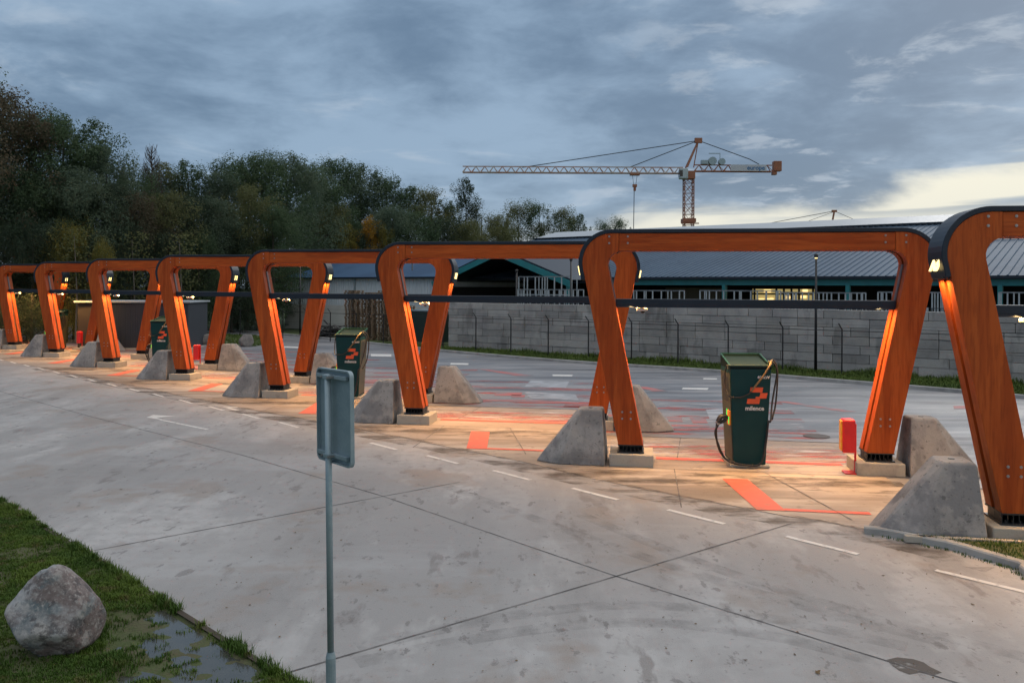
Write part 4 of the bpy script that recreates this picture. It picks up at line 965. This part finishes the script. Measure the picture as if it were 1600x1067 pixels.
# dark shed at left
shm = mat('dark_slatted_cladding', (.022, .030, .045), .6, noise_=[(1, 4, .4, .7, (.03, .04, .055), .5)])
shb = mat('brown_cladding', (.022, .018, .016), .7, noise_=[(2, 4, .4, .7, (.016, .013, .012), .5)])
c0 = A(162, 545, 49.0); sh = empty('shed', (c0.x, c0.y, 0), R(3), 'flat roofed dark navy shed with a brown side, among the far portals', 'shed')
mb = MB(); mb.box((2.45, 1.8, 1.36), (4.9, 3.6, 2.72)); x = .1
while x < 4.9: mb.box((x, -.012, 1.36), (.10, .03, 2.6)); x += .14
mb.build('wall', shm, sh)
mb = MB(); mb.box((-.78, 1.8, 1.36), (1.5, 3.4, 2.68)); mb.build('side_bay', shb, sh)
mb = MB(); mb.box((1.68, 1.8, 2.80), (6.7, 3.9, .10)); mb.build('roof', M['rack'], sh, bevel=.01)
mb = MB(); mb.box((1.68, 1.8, .03), (6.8, 3.9, .1)); mb.build('base', M['kerb'], sh)
# ------------------------------------------------------------ tower cranes
cr_r = mat('orange_red_crane_paint', (.24, .085, .045), .6, noise_=[(.6, 4, .42, .6, (.30, .13, .07), .6)])
cr_g = mat('grey_crane_paint', (.36, .31, .28), .55, noise_=[(.5, 4, .45, .6, (.38, .16, .10), .7)])
CY = 150.; 
def cx(x, y): return A(x, y, CY)
cr = empty('tower_crane', (cx(1075, 352).x, CY, 0), 0, 'orange and grey tower crane with long jib, above the hall', 'crane'); co = cr.location
def rel(x, y, dy=0): p = cx(x, y); return Vector((p.x-co.x, dy, p.z))
mb = MB(); hw = .95; zt_ = rel(1075, 277).z; z = 0; hw = .82
while z < zt_:
    z2 = min(z+1.9, zt_)
    C4 = [(-hw, -hw), (hw, -hw), (hw, hw), (-hw, hw)]
    for i in range(4):
        a, b2 = C4[i], C4[(i+1) % 4]
        mb.bar((a[0], a[1], z), (b2[0], b2[1], z), .08); mb.bar((a[0], a[1], z), (b2[0], b2[1], z2), .075); mb.bar((b2[0], b2[1], z), (a[0], a[1], z2), .075)
    z = z2
for a in C4: mb.bar((a[0], a[1], 0), (a[0], a[1], zt_), .15)
mb.build('mast', cr_r, cr)
zj = rel(1075, 262).z; zl = rel(1075, 271.5).z
mb = MB(); mb.box((0, 0, (zt_+zl)/2), (2.0, 2.0, 1.4)); mb.build('slewing_ring', cr_r, cr)
def truss(xa, xb, name, mt, zt1, zb1, step=1.55):
    mb = MB(); n = int(abs(xb-xa)/step)
    mb.bar((xa, -.6, zb1), (xb, -.6, zb1), .16); mb.bar((xa, .6, zb1), (xb, .6, zb1), .16); mb.bar((xa, 0, zt1), (xb, 0, zt1), .18)
    for k in range(n):
        u0 = xa+(xb-xa)*k/n; u1 = xa+(xb-xa)*(k+.5)/n; u2 = xa+(xb-xa)*(k+1)/n
        for yy in (-.6, .6): mb.bar((u0, yy, zb1), (u1, 0, zt1), .10); mb.bar((u1, 0, zt1), (u2, yy, zb1), .10)
        mb.bar((u0, -.6, zb1), (u0, .6, zb1), .09)
    return mb.build(name, mt, cr)
xt = rel(722, 267).x; xc2 = rel(1222, 262).x
truss(-1.0, xt, 'jib', cr_g, zj, zl)
cj = truss(1.0, rel(1205, 262).x, 'counter_jib', cr_r, rel(1075, 258).z, rel(1075, 268).z, 1.7)
ap = rel(1090, 220); mb = MB()
for yy in (-.7, .7): mb.bar((-.8+.4, yy, zj), (ap.x, 0, ap.z), .26)
mb.bar((.9, 0, zj), (ap.x, 0, ap.z), .16); mb.box((ap.x, 0, ap.z), (1.3, .6, .9)); mb.build('apex_frame', cr_r, cr)
mb = MB()
for x, y in ((815, 262), (982, 262)): mb.tube([ap, rel(x, y)], .08, 5)
mb.tube([ap, rel(1170, 249), rel(1185, 257)], .08, 5); mb.build('pendant', M['steel'], cr)
mb = MB(); q = rel(1213, 262); mb.box((q.x, 0, q.z+.2), (1.4, 1.2, 1.8)); mb.box((q.x-.5, 0, q.z-1.05), (.8, .9, .6)); mb.build('counterweight', cr_r, cr, bevel=.05)
q = rel(1167, 263.5); mb = MB(); mb.box((q.x, -.75, q.z), (6.4, .06, 1.15)); bo = mb.build('banner', mat('crane_banner', (.42, .45, .50), .6, noise_=[(1, 3, .4, .7, (.36, .39, .44), .5)]), cr)
text_obj('lettering', 'europe', 1.1, mat('blue_banner_letters', (.03, .14, .32), .6, noise_=[(1, 3, .4, .7, (.04, .17, .36), .5)]), bo, (q.x+1.3, -.80, q.z), (R(90), 0, 0), .02, .01)
q = rel(1066, 273); mb = MB(); mb.box((q.x-.1, -1.0, q.z), (1.5, 1.3, 1.9)); cb = mb.build('cab', mat('pale_cab_panel', (.35, .42, .45), .4, noise_=[(2, 3, .4, .7, (.2, .28, .32), .6)]), cr, bevel=.15)
mb = MB(); mb.box((q.x-.62, -1.0, q.z), (.55, 1.34, 1.1)); mb.build('window', M['glassdk'], cb)
q = rel(1117, 254); mb = MB(); mb.tube([(q.x-.6, -.5, q.z+.2), (q.x-.6, .5, q.z+.2)], .75, 12); mb.tube([(q.x+1.1, -.5, q.z+.1), (q.x+1.1, .5, q.z+.1)], .6, 12); mb.box((q.x-2., 0, q.z), (1.2, .9, .7)); mb.bar((q.x+.8, 0, q.z), (q.x+.8, 0, q.z+1.7), .1); mb.bar((q.x-1.2, 0, q.z+1.6), (q.x+.8, 0, q.z+1.6), .14); mb.build('hoist_winch', M['galv'], cr)
q = rel(991, 272); mb = MB(); mb.box((q.x, 0, q.z), (1.7, 1.3, .5)); mb.build('trolley', cr_r, cr)
q2 = rel(991, 293); mb = MB()
for s in (-1, 1): mb.tube([(q.x+s*.45, 0, q.z), (q.x+s*.2, 0, q2.z+.5)], .035, 4)
mb.tube([(q.x-.1, 0, q2.z-.4), (q.x-.3, 0, 2)], .07, 5); mb.build('hoist_rope', M['steel'], cr)
mb = MB(); mb.box((q2.x, 0, q2.z+.3), (.8, .4, .5)); mb.box((q2.x, 0, q2.z-.3), (.45, .3, .7)); mb.build('hook_block', cr_r, cr, bevel=.06)
mb = MB(); mb.box((0, 0, rel(1075, 345).z), (2.3, 2.3, .7)); mb.bar((-1.6, -1.4, rel(1075, 350).z), (1.6, -1.4, rel(1075, 350).z), .2); mb.build('climbing_collar', cr_r, cr)
# second crane far behind
D2Y = 270.
c2 = empty('tower_crane', (A(1299, 350, D2Y).x, D2Y, 0), 0, 'tip of a far crane with thin cables, just above the roof ridge at right', 'crane')
def r2_(x, y): p = A(x, y, D2Y); return Vector((p.x-c2.location.x, 0, p.z))
mb = MB(); mb.bar((0, 0, 0), (0, 0, r2_(1299, 352).z), 1.2); mb.build('mast', cr_r, c2)
mb = MB(); mb.bar(r2_(1299, 352), r2_(1303, 330), .45); mb.box(r2_(1303, 330), (1.6, .6, .7)); mb.build('apex_frame', cr_r, c2)
mb = MB(); mb.tube([r2_(1303, 330), r2_(1180, 353)], .10, 5); mb.tube([r2_(1303, 331), r2_(1245, 352)], .07, 5); mb.tube([r2_(1303, 330), r2_(1345, 348)], .08, 5); mb.build('pendant', M['steel'], c2)
mb = MB(); mb.bar(r2_(1175, 356), r2_(1350, 356), .8, .8); mb.build('jib', cr_r, c2)
# ------------------------------------------------------------ trees
def leafm(name, c, c2, c3):
    return mat(name, c, .75, noise_=[(.35, 3, .40, .60, c2, .85), (1.7, 4, .50, .66, c3, .7)], spec=.25, coord='Object')
LM = {'g': leafm('dark_green_leaves', (0.049, 0.091, 0.047), (0.076, 0.121, 0.062), (0.107, 0.145, 0.081)),
      'b': leafm('grey_green_leaves', (0.073, 0.116, 0.081), (0.104, 0.145, 0.096), (0.134, 0.172, 0.111)),
      'o': leafm('olive_leaves', (0.102, 0.119, 0.052), (0.134, 0.149, 0.065), (0.171, 0.166, 0.072)),
      'r': leafm('rusty_leaves', (0.091, 0.076, 0.052), (0.116, 0.097, 0.065), (0.079, 0.103, 0.058)),
      'y': leafm('yellowing_leaves', (0.195, 0.172, 0.039), (0.146, 0.166, 0.052), (0.268, 0.207, 0.046)),
      'x': leafm('orange_leaves', (0.439, 0.235, 0.033), (0.317, 0.193, 0.033), (0.268, 0.221, 0.039)),
      'k': leafm('blackish_leaves', (0.037, 0.063, 0.042), (0.051, 0.080, 0.049), (0.067, 0.083, 0.047))}
barkm = mat('grey_bark', (.060, .052, .042), .9, noise_=[(4, 5, .4, .7, (.03, .026, .022), .7, (1, 1, .2))])
bark2 = mat('pale_bark', (.16, .15, .135), .9, noise_=[(4, 5, .4, .7, (.08, .075, .065), .7, (1, 1, .3))])
for _m in LM.values():
    _t = _m.node_tree; _b = _t.nodes['Principled BSDF']; _o = [n for n in _t.nodes if n.type == 'OUTPUT_MATERIAL'][0]
    _tr = _t.nodes.new('ShaderNodeBsdfTranslucent'); _mx = _t.nodes.new('ShaderNodeMixShader'); _mx.inputs[0].default_value = .42
    _t.links.new(_b.inputs['Base Color'].links[0].from_socket, _tr.inputs[0]); _t.links.new(_b.outputs[0], _mx.inputs[1]); _t.links.new(_tr.outputs[0], _mx.inputs[2]); _t.links.new(_mx.outputs[0], _o.inputs[0])
def tree_meshes(seed, h, w_, nclump, leaves, base=.18, top=1.0, leaf=.20, style=0):
    """unit tree: trunk + limbs mesh, crown mesh"""
    r = random.Random(seed); tr = MB(); cr_ = MB()
    bend = Vector((r.uniform(-.4, .4), r.uniform(-.4, .4), 0))
    tp = [Vector((0, 0, 0))+bend*(t*t)+Vector((0, 0, h*.9*t)) for t in (0, .2, .4, .6, .8, 1)]
    tr.tube(tp, [h*.017, h*.014, h*.011, h*.008, h*.005, h*.002], 7)
    clumps = []
    nl = 16 if style != 1 else 10
    for k in range(nl):
        t = base+(.95-base)*(k+.5)/nl; p = Vector((bend.x*t*t, bend.y*t*t, h*.9*t)); a = r.uniform(0, 6.283)+k*2.4
        prof = math.sin(math.pi*min(1, (t-base+.12)/(1.18-base)))**.6
        rad = w_*.5*prof*r.uniform(.65, 1.1); rise = h*r.uniform(.07, .17)
        tip = p+Vector((math.cos(a)*rad, math.sin(a)*rad, rise)); mid = p.lerp(tip, .5)+Vector((0, 0, -rise*.12))
        tr.tube([p, mid, tip], [h*.006*(1.1-t), h*.004*(1.1-t), h*.0012], 5)
        for q, sz in ((tip, 1.), (mid.lerp(tip, .55), 1.05), (mid, .85), (p.lerp(tip, .25)+Vector((r.gauss(0, .5), r.gauss(0, .5), .6)), .8)): clumps.append((q, sz))
    for k in range(nclump):
        t = base+(1.0-base)*r.random()**.8; a = r.uniform(0, 6.283); prof = math.sin(math.pi*min(1, (t-base+.12)/(1.18-base)))**.6
        rad = w_*.5*prof*math.sqrt(r.random()); clumps.append((Vector((bend.x*t*t+math.cos(a)*rad, bend.y*t*t+math.sin(a)*rad, h*t*.96)), r.uniform(.5, 1.)))
    for k in range(9):
        a = r.uniform(0, 6.28); q = w_*r.uniform(.1, .36); zt0 = h*(1.0-.75*(q/w_)**1.4)*r.uniform(.86, .97); c0 = Vector((bend.x+math.cos(a)*q, bend.y+math.sin(a)*q, zt0)); clumps += [(c0, .5), (c0+Vector((.15, 0, h*.035)), .32), (c0+Vector((.25, .1, h*.06)), .2)]
    for k in range(5): clumps.append((Vector((bend.x+r.gauss(0, w_*.07), bend.y+r.gauss(0, w_*.07), h*r.uniform(.90, .99))), .55))
    per = leaves/len(clumps); s0 = w_*.16
    for c, sz in clumps:
        nn = int(per*sz*r.uniform(.7, 1.3)); sx_, sz_ = s0*sz*r.uniform(.75, 1.15), s0*sz*r.uniform(.8, 1.25)
        for _ in range(nn):
            u = Vector((r.gauss(0, 1), r.gauss(0, 1), r.gauss(0, 1))).normalized(); rad = r.uniform(.35, 1)**.5
            p = c+Vector((u.x*sx_, u.y*sx_, u.z*sz_))*rad
            d1 = Vector((r.gauss(0, 1), r.gauss(0, 1), r.gauss(0, .8))).normalized(); nrm = (u+Vector((r.gauss(0, .33), r.gauss(0, .33), r.gauss(0, .33)+.3))).normalized()
            d1 = (d1-nrm*d1.dot(nrm)).normalized(); d2 = d1.cross(nrm)
            l = leaf*r.uniform(.5, 1.25); m_ = leaf*r.uniform(.3, .65); b = len(cr_.v)
            cr_.v += [tuple(p-d1*l*.5), tuple(p+d2*m_*.5), tuple(p+d1*l*.5), tuple(p-d2*m_*.5)]; cr_.f.append((b, b+1, b+2, b+3))
    return tr, cr_
def mk(mbx, name, m):
    me = bpy.data.meshes.new(name); me.from_pydata(mbx.v, [], mbx.f); me.materials.append(m); return me
VAR = []
for s, (h, w_, nc, lv, ba, lf) in enumerate([(15, 7.5, 60, 32000, .10, .19), (15, 6.0, 50, 27000, .12, .19), (15, 9.0, 70, 38000, .12, .19), (15, 5.0, 40, 22000, .08, .18), (15, 7.0, 34, 21000, .25, .18), (15, 10.5, 80, 36000, .04, .20)]):
    t, c = tree_meshes(s*11+5, h, w_, nc, lv, ba, 1., lf); VAR.append((mk(t, 'trunk', barkm), mk(c, 'crown', LM['g']), h))
sparse = tree_meshes(77, 15, 8.0, 20, 5000, .2, 1., .18); VAR.append((mk(sparse[0], 'trunk', barkm), mk(sparse[1], 'crown', LM['g']), 15))
rt_ = random.Random(12)
def tree(x, ytop, Y, v, col, label, wsc=1., group='trees of the wood behind the lot', bark=None, name='tree', cat='tree'):
    p = A(x, ytop, Y); hgt = p.z; t, c, h = VAR[v]; s = hgt/h
    o = empty(name, (p.x, Y, -.05), rt_.uniform(0, 6.28), label, cat, group); o.scale = (s*wsc, s*wsc, s)
    a = bpy.data.objects.new('trunk', t); b = bpy.data.objects.new('crown', c)
    for q, m in ((a, bark or barkm), (b, LM[col])):
        sc.collection.objects.link(q); q.parent = o; q.material_slots[0].link = 'OBJECT'; q.material_slots[0].material = m
    return o
cn = {'g': 'dark green', 'b': 'grey green', 'o': 'olive', 'r': 'rusty brown', 'y': 'yellowing', 'x': 'orange yellow', 'k': 'blackish green'}
TL = [(-60, 110, 60, 0, 'g', 1.1), (-5, 136, 57, 2, 'r', 1.), (45, 172, 62, 0, 'g', .9), (100, 176, 60, 1, 'g', 1.), (140, 190, 64, 3, 'g', 1.1), (165, 225, 62, 1, 'b', 1.),
      (205, 262, 68, 1, 'g', 1.1), (235, 262, 72, 5, 'b', .8), (262, 256, 74, 3, 'o', 1.3), (296, 252, 74, 3, 'g', 1.1), (335, 268, 74, 1, 'b', 1.2), (366, 248, 78, 2, 'g', 1.), (408, 240, 78, 2, 'g', 1.),
      (450, 240, 82, 2, 'b', 1.), (488, 254, 90, 1, 'g', 1.2), (520, 247, 100, 0, 'g', 1.), (562, 254, 102, 0, 'b', 1.2), (600, 276, 104, 0, 'g', 1.2), (636, 292, 104, 3, 'g', 1.2),
      (672, 290, 104, 4, 'o', 1.2), (700, 318, 106, 0, 'g', 1.), (728, 278, 106, 3, 'k', .8), (752, 318, 106, 6, 'o', 1.1), (778, 335, 108, 0, 'o', 1.), (812, 318, 125, 4, 'o', 1.1), (846, 314, 125, 4, 'g', 1.1), (872, 322, 125, 4, 'o', 1.), (902, 335, 126, 3, 'g', 1.1),
      (948, 345, 128, 4, 'g', .8), (972, 339, 128, 4, 'g', .7),
      (-20, 250, 56, 5, 'k', 1.), (30, 262, 57, 2, 'g', 1.), (75, 275, 58, 5, 'g', .9), (118, 262, 58, 2, 'b', 1.), (165, 285, 60, 0, 'k', 1.1), (212, 300, 62, 2, 'r', 1.), (258, 300, 64, 0, 'o', 1.1), (300, 305, 66, 2, 'k', 1.), (345, 310, 68, 0, 'b', 1.1), (385, 288, 70, 0, 'o', 1.),
      (428, 322, 70, 2, 'g', 1.), (470, 325, 92, 2, 'o', 1.1), (512, 318, 92, 0, 'o', 1.2), (552, 345, 92, 2, 'g', 1.), (578, 338, 90, 1, 'x', .8), (540, 350, 89, 3, 'y', 1.), (612, 322, 92, 2, 'b', 1.1), (648, 330, 94, 0, 'g', 1.2), (690, 340, 98, 2, 'k', 1.), (735, 345, 98, 2, 'o', 1.), (780, 350, 112, 2, 'g', .9), (600, 352, 90, 1, 'y', .7),
      (50, 340, 54, 5, 'k', .8), (105, 345, 55, 5, 'y', .6), (155, 360, 57, 5, 'k', .8), (205, 350, 60, 5, 'k', .8), (255, 360, 62, 5, 'k', .8), (310, 362, 64, 5, 'g', .8), (362, 352, 68, 5, 'k', .8), (412, 362, 72, 5, 'k', .8), (160, 372, 55, 5, 'y', .4), (5, 350, 54, 5, 'k', .9)]
place = {}
ordn = ['leftmost', 'second from left', 'third from left', 'fourth from left', 'fifth from left', 'sixth from left', 'seventh from left', 'eighth from left', 'ninth from left', 'tenth from left', 'eleventh from left', 'twelfth from left', 'thirteenth from left', 'fourteenth from left', 'fifteenth from left']
bycol = {}
for k, T in enumerate(TL): bycol.setdefault((T[4], T[1] > 345, T[2] > 85), []).append((T[0], k))
for key, lst in bycol.items():
    lst.sort()
    for j, (x, k) in enumerate(lst):
        col, low, far = key
        sz = 'low bushy' if low else 'tall'
        wh_ = 'behind the buildings' if far else 'in the left wood'
        if len(lst) == 1: place[k] = '%s %s tree %s' % (sz, cn[col], wh_)
        else: place[k] = '%s %s tree %s, %s of its kind' % (sz, cn[col], wh_, ordn[j])
for k, (x, y, Y, v, col, ws) in enumerate(TL):
    tree(x, y, Y, v, col, place[k], ws)
# bare birch-like tree standing up out of the wood
def bare(x, ytop, Y):
    p = A(x, ytop, Y); H = p.z; o = empty('bare_tree', (p.x, Y, 0), 0, 'leafless tree with fine upright twigs sticking out above the wood', 'tree')
    r = random.Random(8); mb = MB(); mb.tube([(0, 0, 0), (.1, 0, H*.5), (0, 0, H)], [.22, .14, .02], 7); mb.build('trunk', barkm, o)
    mb = MB()
    for k in range(90):
        t = r.uniform(.62, .97); a = r.uniform(0, 6.28); l = H*.14*(1.15-t)*2.0; p0 = Vector((0, 0, H*t)); d = Vector((math.cos(a)*.62, math.sin(a)*.62, 1)).normalized()
        p1 = p0+d*l; mb.tube([p0, p0.lerp(p1, .5)+Vector((math.cos(a), math.sin(a), 0))*l*.12, p1], [.028, .018, .008], 4)
        for _ in range(3):
            q = p0.lerp(p1, r.uniform(.3, .9)); a2 = r.uniform(0, 6.28); mb.tube([q, q+Vector((math.cos(a2)*.25, math.sin(a2)*.25, .6))*l*.4], [.012, .005], 3)
    mb.build('branches', barkm, o)
bare(236, 228, 69)
bare2 = None
# shrubs at the wood's edge
for j, (x, y, Y, col, lab) in enumerate([(20, 455, 60, 'k', 'far left'), (250, 455, 66, 'g', 'right behind the shed'), (320, 450, 70, 'k', 'behind the two boulders'), (372, 462, 72, 'b', 'right of the boulders, greyish'), (425, 470, 74, 'g', 'next to the warehouse corner'), (70, 460, 60, 'g', 'behind the farthest charger'), (150, 450, 64, 'k', 'behind the shed')]):
    tree(x, y, Y, 5, col, 'bushy shrub at the foot of the wood, '+lab, 1.1*15/7, 'shrubs at the foot of the wood', name='shrub', cat='shrub').scale = (.42, .42, A(x, y, Y).z/15)
# thin pale trunks showing in the wood
rr_ = random.Random(31)
for j, (x, Y) in enumerate([(118, 54), (208, 58), (282, 60)]):
    p = A(x, 470, Y); o = empty('pale_sapling', (p.x, Y, 0), 0, 'thin pale young trunk against the dark wood, %s of three' % ['left', 'middle', 'right'][j], 'tree', 'pale saplings before the wood')
    mb = MB(); mb.tube([(0, 0, 0), (.1, 0, 3), (-.1, 0, 7)], [.06, .05, .02], 6); mb.build('trunk', bark2, o)
    mb = MB()
    for k in range(700):
        z = rr_.uniform(2.5, 7.5); q = Vector((rr_.gauss(0, .7), rr_.gauss(0, .7), z)); d1 = Vector((rr_.gauss(0, 1), rr_.gauss(0, 1), rr_.gauss(0, 1))).normalized()*.1; d2 = d1.cross(Vector((rr_.gauss(0, 1), rr_.gauss(0, 1), 1))).normalized()*.06
        b = len(mb.v); mb.v += [tuple(q-d1), tuple(q+d2), tuple(q+d1), tuple(q-d2)]; mb.f.append((b, b+1, b+2, b+3))
    mb.build('crown', LM['o'], o, fix=False)
